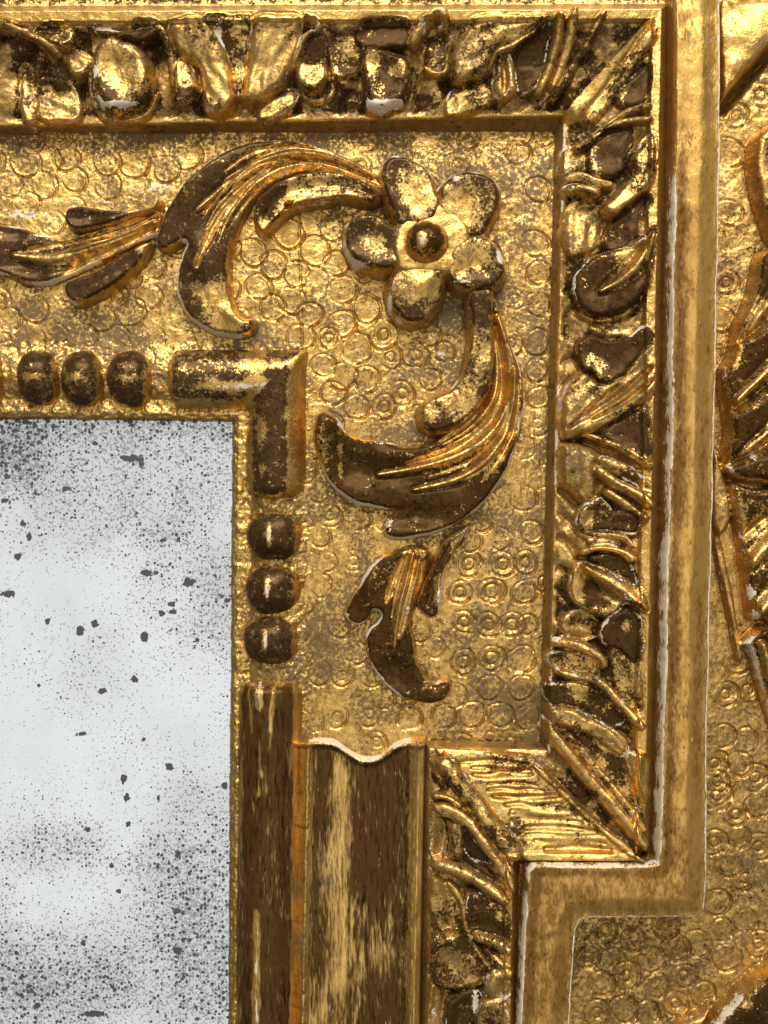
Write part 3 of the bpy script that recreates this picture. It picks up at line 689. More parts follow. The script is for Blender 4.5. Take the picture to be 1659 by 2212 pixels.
lobe('acanthus_leaf', [(1058, 620), (1082, 665), (1105, 735), (1125, 785), (1134, 840), (1131, 900), (1115, 970), (1085, 1040), (1040, 1096), (985, 1136), (930, 1156), (880, 1165), (845, 1165), (828, 1152), (832, 1126), (850, 1106), (838, 1103), (800, 1098), (760, 1085), (720, 1055), (695, 1015), (680, 970), (675, 930), (682, 896), (700, 884), (720, 891), (737, 908), (746, 926), (772, 942), (830, 950), (880, 961), (920, 957), (960, 935), (1010, 900), (1046, 862), (1062, 800), (1062, 730), (1056, 680)],
      root, G, h=62, H=34, ew=13, edge=.60, flow=((0, 1), (1, 3), (0, 2), (2, 4)), bumps=((700, 930, 30, 60, 18), (760, 1010, 45, 50, -16), (860, 985, 60, 18, 8), (930, 1115, 90, 26, -14), (870, 1150, 50, 18, 10), (1060, 1020, 40, 60, 10)), dish=7, brown=1.0, gesso=1.05, gdir=(.35, .85), mat=M_RED,
      grooves=[([(1075, 690), (1100, 770), (1103, 850), (1075, 920), (1010, 975), (920, 1008), (818, 1025)], 8, -5, 1.0), ([(1065, 720), (1082, 800), (1078, 870), (1035, 930), (960, 975), (880, 1003)], 8, 5, 1.0), ([(1110, 800), (1108, 890), (1070, 970), (1000, 1030), (895, 1058)], 7, -4, 1.0), ([(1055, 700), (1064, 790), (1050, 860), (1000, 920), (950, 955)], 7, 5, 1.0), ([(1120, 830), (1112, 920), (1080, 990), (1040, 1040)], 4, 3, .6)],
      gold=[(1085, 760, 35, 80, .9), (1090, 860, 30, 60, .7), (700, 960, 16, 60, .55), (735, 1000, 5, 55, .7), (1050, 1000, 30, 30, .4), (900, 985, 50, 14, .3)], whites=[(740, 918, 22, 5, .5), (850, 957, 60, 5, .6), (840, 1130, 8, 18, .7)])  # upright gold bands at the left end paint in a reflection
lobe('lobe', [(1010, 628), (1013, 700), (1010, 742), (1000, 800), (970, 840), (925, 861), (902, 888), (909, 922), (938, 940), (975, 932), (1015, 906), (1046, 870), (1062, 830), (1070, 780), (1069, 720), (1066, 670), (1062, 622)], bpy.data.objects['acanthus_leaf.002'], G, h=72, H=50, ew=17, grow=3, dish=2, brown=.62, gesso=.6, gdir=(-.7, -.3), mat=M_GREY,
     gold=[(1000, 870, 40, 22, .55), (1040, 760, 20, 50, .35), (925, 895, 18, 14, .5)], dark=[(1040, 680, 20, 50, .4), (1052, 840, 14, 30, .4), (960, 925, 40, 12, .5)])
lobe('acanthus_leaf', [(905, 1178), (863, 1187), (814, 1210), (779, 1257), (756, 1297), (743, 1324), (752, 1343), (776, 1351), (795, 1341), (808, 1320), (821, 1327), (814, 1345), (795, 1361), (788, 1384), (796, 1425), (820, 1466), (855, 1501), (889, 1516), (930, 1522), (962, 1513), (977, 1490), (974, 1471), (956, 1468), (936, 1473), (915, 1455), (901, 1419), (895, 1379), (889, 1350), (900, 1310), (915, 1260), (935, 1215), (930, 1190)],
      root, G, h=55, H=26, ew=10, edge=.60, flow=((0, 1), (0, 2), (1, 3)), bumps=((850, 1450, 34, 40, -13), (940, 1495, 36, 20, 10), (800, 1270, 26, 40, 12)), dish=4, brown=.98, gesso=1.05, gdir=(-.75, .45), mat=M_RED,
      grooves=[([(893, 1195), (878, 1260), (862, 1330), (852, 1398)], 7, -5, 1.1), ([(905, 1215), (893, 1275), (878, 1330), (864, 1380)], 6, -4, 1.1), ([(870, 1205), (850, 1255), (835, 1300)], 6, 4, .9), ([(918, 1210), (905, 1265), (893, 1330)], 5, 4, .8)],
      gold=[(900, 1195, 30, 18, .8), (935, 1490, 30, 20, .35), (818, 1250, 20, 16, .3)], whites=[(748, 1332, 8, 9, .8), (812, 1330, 7, 10, .5), (880, 1320, 6, 26, .45)])
lobe('lobe', [(1012, 1134), (965, 1163), (941, 1199), (923, 1239), (907, 1274), (900, 1305), (914, 1325), (933, 1337), (951, 1325), (955, 1297), (961, 1245), (984, 1193), (1014, 1142)], bpy.data.objects['acanthus_leaf.003'], G, h=58, H=30, ew=10, dish=8, brown=.85, gesso=1.0, gdir=(.4, .75), mat=M_RED, gold=[(1000, 1150, 20, 20, 1.3), (945, 1270, 6, 30, .8)], whites=[(948, 1290, 5, 25, .7)])

# flower -----------------------------------------------------------------
fl = lobe('flower', [(868, 450), (930, 425), (990, 445), (1030, 500), (1022, 560), (975, 602), (905, 605), (850, 590), (838, 520)], root, G, h=95, H=54, ew=34, grow=8, brown=-.1, gesso=0, dirt=.2, mat=M_GREY)
PET = [
    ([(850, 475), (829, 425), (822, 382), (831, 351), (855, 337), (887, 342), (916, 360), (936, 386), (944, 408), (955, 440), (940, 480), (900, 500), (868, 500)], dict(gold=[(900, 420, 34, 50, 1.0), (925, 440, 25, 25, .6)], dark=[(850, 360, 20, 14, .4)], gdir=(0, -1), whites=[(858, 339, 16, 6, 1.0)])),
    ([(944, 414), (964, 391), (990, 375), (1026, 372), (1061, 385), (1079, 405), (1083, 431), (1071, 466), (1056, 492), (1045, 515), (1005, 520), (965, 495), (945, 455)], dict(gold=[(985, 460, 45, 40, 1.2), (1000, 430, 22, 22, .5)], gdir=(0, -1), whites=[(985, 392, 10, 9, .9), (1030, 375, 16, 5, .7)])),
    ([(1048, 512), (1074, 533), (1088, 560), (1091, 590), (1079, 616), (1050, 631), (1015, 633), (985, 623), (964, 605), (960, 570), (980, 530), (1015, 508)], dict(gold=[(1010, 555, 40, 26, 1.4), (975, 570, 25, 30, .8)], gdir=(.8, -.5), whites=[(1080, 555, 8, 20, 1.2), (1000, 612, 20, 5, .8)])),
    ([(962, 585), (960, 625), (951, 656), (926, 690), (895, 701), (865, 693), (843, 666), (834, 636), (837, 608), (852, 588), (885, 570), (935, 570)], dict(gold=[(885, 620, 34, 30, 1.5), (925, 610, 22, 30, .7), (930, 660, 14, 20, .4)], gdir=(-.9, .2), whites=[(843, 655, 5, 20, .9)])),
    ([(848, 487), (818, 466), (790, 461), (760, 474), (744, 500), (744, 532), (760, 561), (792, 582), (832, 588), (864, 580), (885, 552), (890, 515), (872, 492)], dict(gold=[(805, 530, 22, 20, .95), (875, 560, 25, 25, 1.0)], gdir=(-.9, .3), whites=[(775, 572, 22, 5, .7), (752, 490, 5, 18, .5)])),
]
for i, (p, kw) in enumerate(PET):
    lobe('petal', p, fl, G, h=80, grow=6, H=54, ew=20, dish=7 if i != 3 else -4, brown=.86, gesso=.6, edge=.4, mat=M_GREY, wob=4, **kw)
(bx, by), = unp([(922, 518)], 125)
X, Y = grid(bx - 60, bx + 60, by - 60, by + 60, 1.6)
q = np.sqrt((X - bx) ** 2 + (Y - by) ** 2) / 49 + (vn(X, Y, 30, 401) - .5) * .06
H = 82 + 66 * np.sqrt(np.maximum(0, 1 - q * q)) - np.maximum(0, q - 1) * 60
br = .95 * sst(.95, .6, q) - 1.5 * np.exp(-(((X - bx + 10) / 9) ** 2 + ((Y - by - 3) / 14) ** 2)) - .35 * sst(.2, .8, (Y - by) / 45)
relief('boss', X, Y, H, q < 1.15, M_RED, fl, br, .95 * np.exp(-(((X - bx + 10) / 8) ** 2 + ((Y - by - 3) / 13) ** 2)), .25, 0)

# ================================================================== carving on the top cove
BH = band_h
def cl(pts, par, name='carved_leaf', **kw):
    d = dict(h=105, H=20, ew=15, tilt=17, wob=6, edge=.12, patch=.55, grow=5); d.update(kw)
    if d.get('brown', 1) < .4: d.setdefault('flute', 1.5)
    else: d['dish'] = d['H'] * .22
    par.append((name, pts, d))
def rib_outline(line, width, taper=True):
    p = spline(line, False, 8)
    d = np.gradient(p, axis=0); d /= np.linalg.norm(d, axis=1)[:, None] + 1e-9
    nrm = np.stack([-d[:, 1], d[:, 0]], 1); t = np.linspace(0, 1, len(p))
    w = width * 0.5 * (np.minimum(1, 0.6 + 3 * np.minimum(t, 1 - t)) if taper else np.ones(len(p)))
    return np.concatenate([p + nrm * w[:, None], (p - nrm * w[:, None])[::-1]])
def cs(line, w, par, name='carved_rib', **kw):
    d = dict(h=105, H=17, ew=w * .5, brown=0.0, gesso=0.35, gdir=(-.2, -1), spl=False, patch=.45); d.update(kw)
    d['brown'] = d['brown'] + .08
    par.append((name, rib_outline(line, w * 1.3), d))
T = top_cove
cs([(-120, 95), (-40, 60), (15, 68), (57, 79), (100, 95), (135, 125)], 16, T, gesso=.7)
cl([(140, 118), (157, 158), (182, 158), (196, 130), (168, 112)], T, brown=-.2, gesso=.3, whites=[(170, 145, 16, 12, .9)], H=18)
cl([(75, 78), (110, 66), (160, 72), (165, 100), (140, 108), (105, 92)], T, brown=.6, gesso=.3)
cl([(40, 150), (60, 140), (75, 190), (70, 255), (45, 255), (38, 200)], T, brown=.2, H=9)
cl([(85, 170), (140, 175), (165, 215), (160, 250), (90, 252), (72, 215)], T, brown=-.1, H=8, dirt=.35)
cl([(200, 140), (203, 187), (217, 223), (243, 244), (277, 244), (310, 228), (329, 193), (330, 153), (317, 120), (283, 98), (250, 86), (225, 95), (210, 115)], T, h=110, H=40, ew=26, brown=.85, gesso=.9, gdir=(-.1, 1), gold=[(270, 170, 32, 40, 1.3), (225, 120, 30, 30, .9), (310, 140, 16, 30, .5)], whites=[(262, 232, 42, 6, 1.1), (212, 160, 8, 18, .7)])
cs([(200, 145), (196, 185), (210, 235), (240, 258), (280, 257), (320, 240), (345, 195)], 13, T, brown=.1, h=95, H=12)
cl([(205, 60), (250, 68), (290, 66), (340, 58), (345, 75), (310, 92), (260, 84), (220, 78)], T, brown=.95, gesso=.9, gdir=(0, -1), whites=[(240, 62, 40, 5, 1.0), (325, 60, 20, 5, .8)], h=125)
cs([(290, 70), (325, 62), (352, 76), (368, 112), (376, 160), (372, 215)], 20, T, brown=.5, H=14)
cl([(373, 135), (403, 132), (420, 165), (428, 200), (410, 224), (384, 222), (373, 187)], T, brown=.35, H=26, ew=18, dark=[(400, 205, 24, 12, .9)], whites=[(393, 217, 12, 5, .9)])
cl([(375, 62), (443, 52), (476, 92), (494, 140), (508, 213), (482, 244), (455, 242), (440, 213), (432, 150), (400, 128), (378, 100)], T, brown=-.2, gesso=.4, gdir=(-.3, .9), H=26, ew=18, dark=[(465, 228, 22, 14, 1.2)], whites=[(452, 236, 18, 5, .8)], dirt=.12)
cl([(450, 54), (500, 50), (548, 54), (535, 113), (518, 207), (498, 135), (474, 84)], T, brown=.85, gesso=.9, gdir=(-.8, 0), H=10, dish=8, gold=[(525, 110, 25, 50, .5)], whites=[(475, 85, 7, 30, .8)])
cl([(553, 52), (600, 44), (652, 48), (650, 90), (640, 140), (600, 190), (560, 214), (525, 214), (535, 150)], T, brown=-.2, gesso=.3, H=22, ew=20, dirt=.15)
cs([(660, 48), (690, 70), (660, 92), (645, 120), (635, 145)], 16, T, brown=-.2, gesso=.9, H=16, whites=[(680, 70, 14, 8, .8), (653, 105, 8, 14, .9)])
cl([(666, 92), (686, 80), (704, 90), (702, 133), (701, 183), (672, 201), (647, 182), (643, 150), (656, 118)], T, brown=.9, gesso=.2, H=22, ew=16, gold=[(672, 165, 34, 24, 1.7)])
cl([(560, 222), (600, 195), (640, 190), (630, 225), (590, 250), (560, 252)], T, brown=.3, H=12)
cs([(650, 195), (680, 212), (715, 200), (720, 160)], 12, T, brown=.2, H=10)
cl([(720, 85), (770, 80), (772, 150), (760, 160), (722, 155)], T, brown=.55, H=8)
cl([(786, 108), (836, 112), (884, 140), (881, 200), (861, 228), (806, 238), (789, 205)], T, h=108, H=34, ew=20, brown=.95, gesso=.9, gdir=(-.3, .9), gold=[(805, 140, 18, 26, 1.5), (860, 155, 22, 14, 1.3)], whites=[(812, 228, 24, 7, 1.0), (850, 225, 20, 4, .8)])
cl([(780, 60), (850, 52), (880, 60), (875, 100), (840, 108), (786, 104)], T, brown=1.0, gesso=.3, H=8, dish=6)
cs([(885, 110), (905, 80), (925, 58), (955, 50), (952, 95)], 22, T, brown=.2, gesso=.9, H=16, whites=[(915, 75, 12, 14, .9), (950, 65, 7, 18, .8)])
cl([(920, 95), (940, 82), (962, 90), (968, 125), (955, 148), (930, 152), (918, 125)], T, brown=1.0, H=10, dish=12, gesso=.6, gdir=(0, 1))
cs([(915, 145), (935, 158), (962, 155), (966, 120), (972, 95)], 13, T, brown=-.1, gesso=.6)
cl([(985, 100), (1015, 58), (1060, 50), (1120, 50), (1172, 50), (1130, 92), (1070, 118), (1050, 160), (985, 176), (975, 150)], T, brown=.15, H=22, ew=20, gesso=.4, gdir=(.4, .8), dirt=.3)
cs([(985, 105), (1010, 66), (1060, 54), (1120, 52), (1175, 50)], 14, T, brown=.75, H=10, h=120)
cs([(1185, 50), (1150, 85), (1110, 106), (1072, 118), (1052, 155), (1020, 170)], 12, T, brown=.1, gesso=.5)
cl([(970, 200), (1010, 175), (1055, 165), (1065, 205), (1020, 235), (970, 245)], T, brown=.3, H=12, gesso=.5, gdir=(-.8, -.2))
cl([(1073, 122), (1097, 112), (1113, 165), (1112, 196), (1090, 214), (1067, 195)], T, brown=.2, H=22, ew=14, grooves=[([(1088, 125), (1092, 170), (1088, 205)], 4, 9)], whites=[(1090, 206, 16, 5, .7)])
cl([(1115, 108), (1150, 85), (1185, 56), (1182, 120), (1170, 172), (1125, 200), (1112, 150)], T, brown=1.1, H=4, dish=6)
cs([(1203, 42), (1204, 80), (1196, 120), (1180, 165), (1162, 205)], 20, T, brown=-.2, gesso=.1)
cs([(1236, 32), (1230, 80), (1220, 125), (1205, 165), (1190, 195)], 18, T, brown=-.2, gesso=.1)
cs([(1300, 40), (1275, 85), (1235, 150), (1195, 215)], 16, T, brown=.5, gesso=.1)
# mitre leaf in the corner
cs([(1395, 25), (1340, 95), (1290, 165), (1225, 250)], 56, side_cove, brown=-.2, gesso=.3, h=110, H=20, dirt=.1)
cs([(1350, 45), (1300, 110), (1250, 180), (1205, 225)], 36, side_cove, brown=.35, gesso=.2, h=110)
cs([(1405, 70), (1370, 120), (1320, 190), (1265, 265)], 32, side_cove, brown=.3, gesso=.2, h=112)

# ================================================================== carving on the side cove
S = side_cove
R = M_RED
cl([(1335, 205), (1362, 172), (1392, 143), (1401, 172), (1392, 215), (1366, 230), (1338, 230)], S, brown=1.05, gesso=.4, mat=R, H=8, dish=8, gdir=(-.6, -.6))
cs([(1285, 292), (1325, 262), (1365, 243), (1402, 240)], 14, S, brown=.1, gesso=.5)
cs([(1240, 320), (1285, 296), (1340, 268), (1403, 270)], 16, S, brown=.1, gesso=.5, whites=[(1375, 265, 20, 6, .5)])
cl([(1280, 318), (1315, 285), (1360, 278), (1366, 292), (1348, 335), (1338, 374), (1297, 380), (1275, 360)], S, brown=1.05, gesso=.3, mat=R, H=12, dish=9, ew=10, gold=[(1285, 345, 10, 30, .5)])
cl([(1216, 320), (1250, 305), (1275, 320), (1268, 355), (1240, 372), (1215, 365)], S, brown=-.1, gesso=.5, H=10, ew=16)
cs([(1218, 385), (1255, 378), (1290, 392), (1325, 402)], 18, S, brown=-.1, gesso=.6, H=18)
cs([(1218, 412), (1245, 405), (1275, 412), (1300, 422)], 22, S, brown=.1, gesso=.5, H=20, whites=[(1250, 408, 22, 6, .6)])
cl([(1400, 300), (1408, 340), (1402, 395), (1385, 425), (1345, 455), (1315, 470), (1300, 455), (1325, 425), (1355, 390), (1365, 340)], S, brown=.62, gesso=.25, H=24, ew=18, gold=[(1330, 450, 18, 14, .6)])
cl([(1222, 455), (1245, 435), (1285, 440), (1305, 465), (1300, 510), (1270, 540), (1235, 545), (1218, 500)], S, brown=-.1, gesso=.2, H=9, ew=22, dirt=.3, flute=2.2)
cl([(1386, 428), (1400, 445), (1380, 475), (1353, 533), (1320, 545), (1304, 530), (1308, 505), (1325, 480)], S, brown=1.1, mat=R, H=12, dish=6, gesso=.2)
cl([(1310, 547), (1280, 558), (1252, 580), (1240, 610), (1240, 640), (1256, 668), (1286, 685), (1333, 678), (1368, 655), (1392, 615), (1400, 563), (1408, 500), (1380, 520), (1345, 540)], S, brown=1.05, gesso=.6, gdir=(-.8, -.2), mat=R, H=26, ew=14, dish=6, grooves=[([(1400, 520), (1375, 570), (1340, 605), (1295, 632)], 8, -7, 1.1)], gold=[(1262, 610, 10, 18, .7), (1350, 545, 25, 20, .8), (1345, 560, 18, 30, .4)])
cs([(1395, 520), (1360, 540), (1315, 552), (1270, 562)], 12, S, brown=-.1, gesso=.5)
cs([(1250, 672), (1285, 692), (1335, 686), (1375, 660)], 14, S, brown=.1, gesso=.1, H=10)
cl([(1275, 705), (1310, 692), (1360, 680), (1392, 690), (1380, 712), (1340, 722), (1300, 722)], S, brown=.1, H=8, dirt=.35)
cl([(1248, 750), (1258, 732), (1280, 728), (1313, 738), (1359, 728), (1388, 712), (1398, 735), (1372, 775), (1335, 815), (1303, 822), (1280, 802), (1256, 792)], S, brown=1.05, gesso=.8, gdir=(-.3, -.9), mat=R, H=24, ew=12, dish=6, gold=[(1270, 775, 14, 12, .8), (1365, 745, 14, 18, .6), (1290, 800, 8, 22, .5)])
cl([(1214, 860), (1238, 815), (1264, 802), (1304, 828), (1358, 800), (1406, 750), (1412, 830), (1388, 865), (1320, 915), (1256, 938), (1216, 940)], S, brown=.12, gesso=.45, gdir=(-.8, -.4), H=24, ew=18, grooves=[([(1395, 800), (1340, 850), (1280, 890), (1225, 925)], 5, 7), ([(1395, 830), (1345, 870), (1280, 905)], 4, 6), ([(1330, 835), (1290, 870), (1240, 910)], 4, 6)], dark=[(1250, 840, 14, 26, .5), (1290, 850, 12, 30, .4)], whites=[(1224, 850, 6, 24, .6)])
cl([(1300, 932), (1340, 905), (1388, 878), (1396, 947), (1392, 1003), (1353, 980), (1306, 956)], S, brown=.85, mat=R, H=12, dish=6, gesso=.2)
cs([(1216, 945), (1260, 938), (1320, 960), (1365, 985), (1398, 1015)], 14, S, brown=.3)
cl([(1214, 962), (1256, 966), (1300, 985), (1285, 1010), (1290, 1060), (1268, 1085), (1235, 1060), (1214, 1035)], S, brown=-.1, H=26, ew=18, dark=[(1285, 1030, 10, 30, .8)], gesso=.4, gdir=(-.4, .8))
cl([(1300, 985), (1350, 1005), (1398, 1045), (1395, 1062), (1345, 1035), (1300, 1008)], S, brown=.3, H=16)
cs([(1284, 1010), (1320, 1040), (1362, 1065), (1402, 1098)], 22, S, brown=-.1, gesso=.5, H=24, whites=[(1360, 1055, 14, 8, .4)])
cs([(1303, 1058), (1335, 1080), (1365, 1105), (1392, 1125)], 18, S, brown=-.1, gesso=.4, H=18)
cl([(1247, 1112), (1262, 1095), (1280, 1085), (1300, 1075), (1322, 1105), (1355, 1105), (1377, 1128), (1366, 1152), (1293, 1144), (1263, 1149), (1246, 1133)], S, brown=.95, mat=R, H=22, ew=13, gold=[(1266, 1120, 14, 20, 1.4), (1310, 1095, 10, 20, .4)])
cs([(1246, 1138), (1263, 1156), (1300, 1155), (1345, 1162), (1365, 1185)], 14, S, brown=.1, H=12)
cl([(1270, 1165), (1310, 1162), (1350, 1172), (1365, 1200), (1335, 1192), (1290, 1185)], S, brown=.1, H=8, dirt=.4)
cl([(1280, 1205), (1310, 1195), (1345, 1205), (1368, 1230), (1372, 1262), (1345, 1248), (1305, 1222)], S, brown=1.1, mat=R, H=8, dish=7)
cs([(1246, 1196), (1293, 1184), (1340, 1192), (1364, 1214)], 16, S, brown=-.1, gesso=.5, H=16)
cl([(1236, 1228), (1258, 1213), (1288, 1226), (1340, 1250), (1381, 1280), (1390, 1318), (1350, 1300), (1320, 1330), (1273, 1320), (1240, 1298), (1232, 1260)], S, brown=.45, mat=R, H=26, ew=14, grooves=[([(1262, 1225), (1300, 1250), (1345, 1280), (1385, 1312)], 10, -9, 1.2)], gold=[(1246, 1260, 12, 30, 1.0)], dark=[(1280, 1280, 18, 30, 1.0), (1310, 1305, 14, 14, .6)], whites=[(1350, 1290, 16, 7, .5)])
cl([(1294, 1362), (1312, 1334), (1345, 1313), (1374, 1332), (1378, 1393), (1370, 1422), (1340, 1412), (1303, 1388)], S, brown=1.0, mat=M_GREY, H=20, ew=13, gold=[(1348, 1352, 9, 14, 1.2)])
cl([(1225, 1330), (1260, 1320), (1290, 1345), (1285, 1375), (1240, 1385), (1222, 1365)], S, brown=-.2, H=7, ew=18, dirt=.25, flute=2.2)
cs([(1194, 1392), (1225, 1390), (1258, 1398), (1290, 1415), (1308, 1445)], 20, S, brown=-.1, gesso=.5, H=20, whites=[(1205, 1385, 8, 10, .7), (1285, 1408, 14, 6, .5)])
cl([(1196, 1412), (1250, 1415), (1290, 1430), (1285, 1455), (1240, 1452), (1196, 1440)], S, brown=.6, H=8)
cs([(1200, 1447), (1246, 1464), (1292, 1474), (1318, 1500), (1345, 1530), (1382, 1568)], 20, S, brown=-.1, gesso=.5, H=24, whites=[(1230, 1458, 24, 5, .6), (1330, 1515, 14, 14, .5)])
cl([(1318, 1400), (1355, 1420), (1378, 1460), (1378, 1530), (1350, 1510), (1325, 1470)], S, brown=.45, H=8, dish=6)
cl([(1186, 1484), (1239, 1472), (1290, 1482), (1319, 1515), (1352, 1553), (1319, 1568), (1256, 1538), (1189, 1520)], S, brown=.95, mat=R, H=10, dish=6, gold=[(1258, 1490, 16, 24, 1.2)])
cl([(1188, 1530), (1216, 1526), (1256, 1540), (1310, 1566), (1348, 1605), (1335, 1630), (1295, 1602), (1240, 1575), (1195, 1560)], S, brown=.05, gesso=.4, H=26, ew=16, whites=[(1320, 1605, 18, 12, .5)])
cl([(1240, 1580), (1295, 1605), (1330, 1635), (1375, 1720), (1385, 1770), (1330, 1700), (1280, 1640)], S, brown=.7, mat=R, H=10, gold=[(1300, 1640, 14, 30, .5)])
cl([(1350, 1625), (1378, 1618), (1398, 1650), (1400, 1710), (1385, 1720), (1362, 1680)], S, brown=-.2, H=18, ew=16, dirt=.1)
cs([(1192, 1552), (1245, 1610), (1310, 1690), (1385, 1785)], 22, S, brown=.15, gesso=.2, H=18)
cs([(1172, 1560), (1205, 1600), (1270, 1680), (1330, 1750), (1388, 1820)], 28, S, brown=-.15, gesso=.5, H=22, dirt=.15)

# ================================================================== hatched mitre block and lower cove carving
Lc = low_cove
hat = []
y = 1648
while y < 1838:
    xa = 985 + (y - 1640) * 0.93 + rr.uniform(-6, 22); xb = min(1140 + (y - 1640) * 1.18, 1385) - rr.uniform(4, 50)
    xm = (xa + xb) / 2
    hat.append(([(xa, y + rr.uniform(-4, 4)), ((xa + xm) / 2, y + rr.uniform(-3, 3)), (xm, y + rr.uniform(-4, 4)), ((xm + xb) / 2, y + rr.uniform(-3, 3)), (xb, y + rr.uniform(-3, 6))], rr.uniform(3.0, 6.5), rr.uniform(1.5, 5.5), 0.0))
    y += rr.uniform(9, 19)
cl([(945, 1618), (1000, 1622), (1080, 1630), (1150, 1640), (1165, 1655), (1240, 1730), (1320, 1805), (1385, 1848), (1300, 1852), (1200, 1848), (1135, 1842), (1100, 1810), (1040, 1740), (985, 1670)], Lc, name='hatched_block', flute=0, tilt=0, h=95, H=10, ew=14, brown=.05, gesso=.3, gdir=(0, -1), grooves=hat, dirt=.12, wob=2,
     dark=[(1040, 1740, 14, 30, .4), (1090, 1790, 30, 22, .6), (1120, 1690, 30, 8, .5), (1180, 1740, 40, 7, .6), (1200, 1770, 30, 6, .5)])
cs([(948, 1632), (1000, 1700), (1055, 1768), (1120, 1838)], 40, Lc, h=95, H=20, brown=.45, gesso=.3, gdir=(1, -1), mat=M_GREY)
cs([(1150, 1650), (1215, 1712), (1290, 1780), (1385, 1850)], 16, Lc, brown=.2, gesso=.4)
cs([(932, 1642), (975, 1710), (1030, 1780), (1075, 1840), (1112, 1900)], 20, Lc, brown=.1, H=10)
cs([(932, 1722), (965, 1724), (1000, 1745)], 14, Lc, brown=-.1, gesso=.3)
cs([(932, 1749), (970, 1753), (1005, 1772), (1030, 1800), (1070, 1858), (1110, 1910)], 28, Lc, brown=-.2, gesso=.3, H=22, dirt=.1)
cs([(985, 1775), (988, 1815), (984, 1862)], 26, Lc, brown=-.1, H=14, gesso=.1)
cl([(932, 1760), (955, 1775), (965, 1820), (955, 1855), (935, 1850)], Lc, brown=.5, H=6)
cl([(1003, 1790), (1030, 1820), (1060, 1862), (1020, 1860), (1000, 1830)], Lc, brown=1.0, mat=R, H=3, dish=5)
cs([(932, 1868), (985, 1882), (1040, 1905), (1092, 1940)], 26, Lc, brown=-.1, gesso=.3, H=18)
cl([(935, 1905), (965, 1915), (1000, 1950), (1012, 2005), (985, 2018), (945, 2015), (930, 1960)], Lc, brown=.05, H=10, dirt=.4, gesso=.2)
cs([(965, 1910), (995, 1945), (1008, 1990), (1020, 2040), (1060, 2090)], 14, Lc, brown=.1, H=12)
cl([(1010, 1930), (1050, 1935), (1090, 1955), (1095, 2028), (1050, 2025), (1015, 2012)], Lc, brown=.9, mat=M_RED, H=6, dish=6, gold=[(1080, 1960, 14, 20, .4)])
cl([(928, 2050), (945, 2022), (985, 2016), (1010, 2045), (1040, 2080), (1040, 2122), (990, 2138), (945, 2128), (926, 2095)], Lc, brown=.75, gesso=.5, gdir=(-.8, -.3), H=28, ew=18, gold=[(985, 2075, 34, 30, .8), (1020, 2120, 16, 14, .8)])
cs([(1018, 2020), (1060, 2028), (1103, 2042)], 20, Lc, brown=.0, H=14)
cs([(1040, 2050), (1075, 2075), (1103, 2095)], 22, Lc, brown=.5, H=12)
cl([(1055, 2100), (1085, 2092), (1100, 2125), (1075, 2150), (1050, 2135)], Lc, brown=-.1, H=18, whites=[(1075, 2140, 14, 8, .9)])
cl([(970, 2168), (1012, 2140), (1040, 2150), (1022, 2200), (1000, 2240), (965, 2230)], Lc, brown=.8, H=16, gesso=.5, whites=[(1027, 2165, 7, 26, 1.0)])
cl([(930, 2140), (960, 2150), (965, 2200), (955, 2260), (925, 2270)], Lc, brown=-.1, H=10, gesso=.2, whites=[(938, 2200, 12, 30, .6)])
cl([(1045, 2160), (1085, 2160), (1095, 2250), (1050, 2280), (1030, 2230)], Lc, brown=.2, H=14)
cl([(930, 2290), (980, 2260), (1040, 2290), (1080, 2350), (1000, 2380), (930, 2370)], Lc, brown=.4, H=18)

# ================================================================== carving outside the moulding
BK = flat(45)
def ob(pts, **kw):
    d = dict(h=75, H=34, ew=12, edge=.35); d.update(kw)
    if d.get('brown', 0) > .4: d['dish'] = max(d.get('dish', 0), 12); d['brown'] += .2; d['gesso'] = d.get('gesso', .5) * .7
    back_list.append(('carved_leaf', pts, d))
ob([(1545, 10), (1600, 8), (1700, 6), (1780, 20), (1780, 60), (1720, 85), (1660, 108), (1620, 150), (1580, 195), (1552, 220), (1545, 120)], brown=-.25, dirt=.05, H=40, gesso=.1)
ob([(1780, 235), (1700, 250), (1650, 275), (1625, 300), (1618, 340), (1622, 400), (1640, 470), (1665, 530), (1720, 560), (1780, 560)], brown=.55, H=40, ew=24, gold=[(1640, 380, 16, 60, 1.0)], gesso=.3)
ob([(1637, 548), (1622, 600), (1610, 650), (1588, 700), (1575, 762), (1554, 803), (1560, 870), (1567, 930), (1558, 1007), (1600, 1040), (1700, 1050), (1780, 1040), (1780, 540), (1700, 520)], brown=.85, mat=R, H=44, ew=22, gesso=.5, gdir=(-1, 0),
   grooves=[([(1700, 640), (1650, 690), (1595, 738)], 12, 12, .6), ([(1720, 580), (1665, 650), (1610, 720)], 9, -9, 1.0), ([(1720, 770), (1655, 830), (1570, 895)], 12, 12, .5), ([(1720, 740), (1660, 800), (1580, 870)], 9, -9, 1.0), ([(1720, 900), (1650, 960), (1565, 1005)], 12, 12, .6), ([(1720, 870), (1665, 930), (1590, 985)], 8, -8, 1.0)], gold=[(1615, 650, 14, 60, .9), (1580, 770, 18, 50, .9), (1600, 880, 22, 12, .6)], whites=[(1562, 880, 4, 70, .6), (1622, 985, 9, 10, .9), (1570, 1015, 10, 10, .8)])
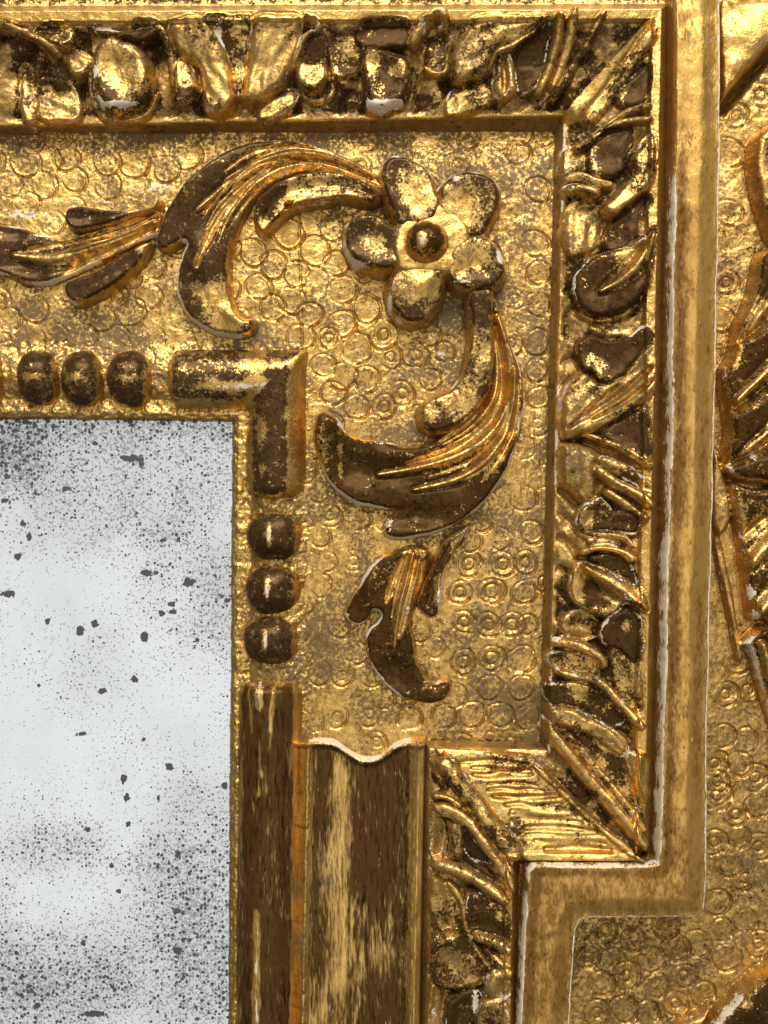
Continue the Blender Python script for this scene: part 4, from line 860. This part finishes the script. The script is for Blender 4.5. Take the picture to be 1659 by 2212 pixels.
ob([(1545, 960), (1560, 1000), (1578, 1060), (1582, 1120), (1570, 1150), (1545, 1155), (1535, 1060)], brown=-.2, H=24, gesso=.3)
ob([(1575, 1045), (1640, 1055), (1780, 1050), (1780, 1400), (1700, 1370), (1655, 1345), (1620, 1335), (1606, 1255), (1590, 1150)], brown=.55, H=34, ew=20, grooves=[([(1720, 1120), (1650, 1180), (1595, 1240)], 10, -9, 1.1), ([(1720, 1240), (1665, 1290), (1618, 1335)], 10, -9, 1.1), ([(1720, 1070), (1640, 1130), (1590, 1170)], 9, 9, .4)], gold=[(1595, 1160, 14, 80, .9)], whites=[(1620, 1280, 8, 14, .8), (1630, 1330, 8, 9, .8)], mat=R)
ob([(1545, 1160), (1560, 1155), (1580, 1230), (1598, 1330), (1612, 1420), (1596, 1420), (1575, 1320), (1555, 1230)], brown=.15, H=14, ew=10)
ob([(1598, 1400), (1616, 1398), (1640, 1480), (1668, 1570), (1720, 1690), (1780, 1760), (1780, 1420), (1700, 1390), (1650, 1350)], brown=.7, H=36, ew=14, gesso=.9, gdir=(-1, -.1), mat=R, whites=[(1614, 1425, 10, 38, 1.1), (1625, 1480, 8, 30, .5)], grooves=[([(1640, 1390), (1680, 1500), (1760, 1640)], 10, -8, 1.0)])
ob([(1500, 2260), (1530, 2212), (1575, 2160), (1625, 2110), (1690, 2070), (1780, 2050), (1780, 2360), (1500, 2360)], brown=.8, mat=R, H=44, ew=22, gesso=.9, gdir=(-.7, -.7), gold=[(1590, 2150, 30, 20, .7)])
ob([(1440, 2235), (1480, 2205), (1520, 2190), (1540, 2175), (1525, 2215), (1490, 2260), (1450, 2270)], brown=-.1, H=20, gesso=.4)

# ================================================================== cut the carved mouldings
cove_relief('top_cove', XL, 1590, YT - 60, 310, 'top', top_cove)
cove_relief('side_cove', 1150, 1590, YT - 60, 1900, 'side', side_cove)
cove_relief('lower_cove', 900, 1480, 1570, YB, 'low', low_cove)
X, Y, H, keep, br, dirt = back_args
carve(X, Y, H, keep, back_list, BK, M_RED, 'back_panel', br, 0.0, dirt, 0.18)
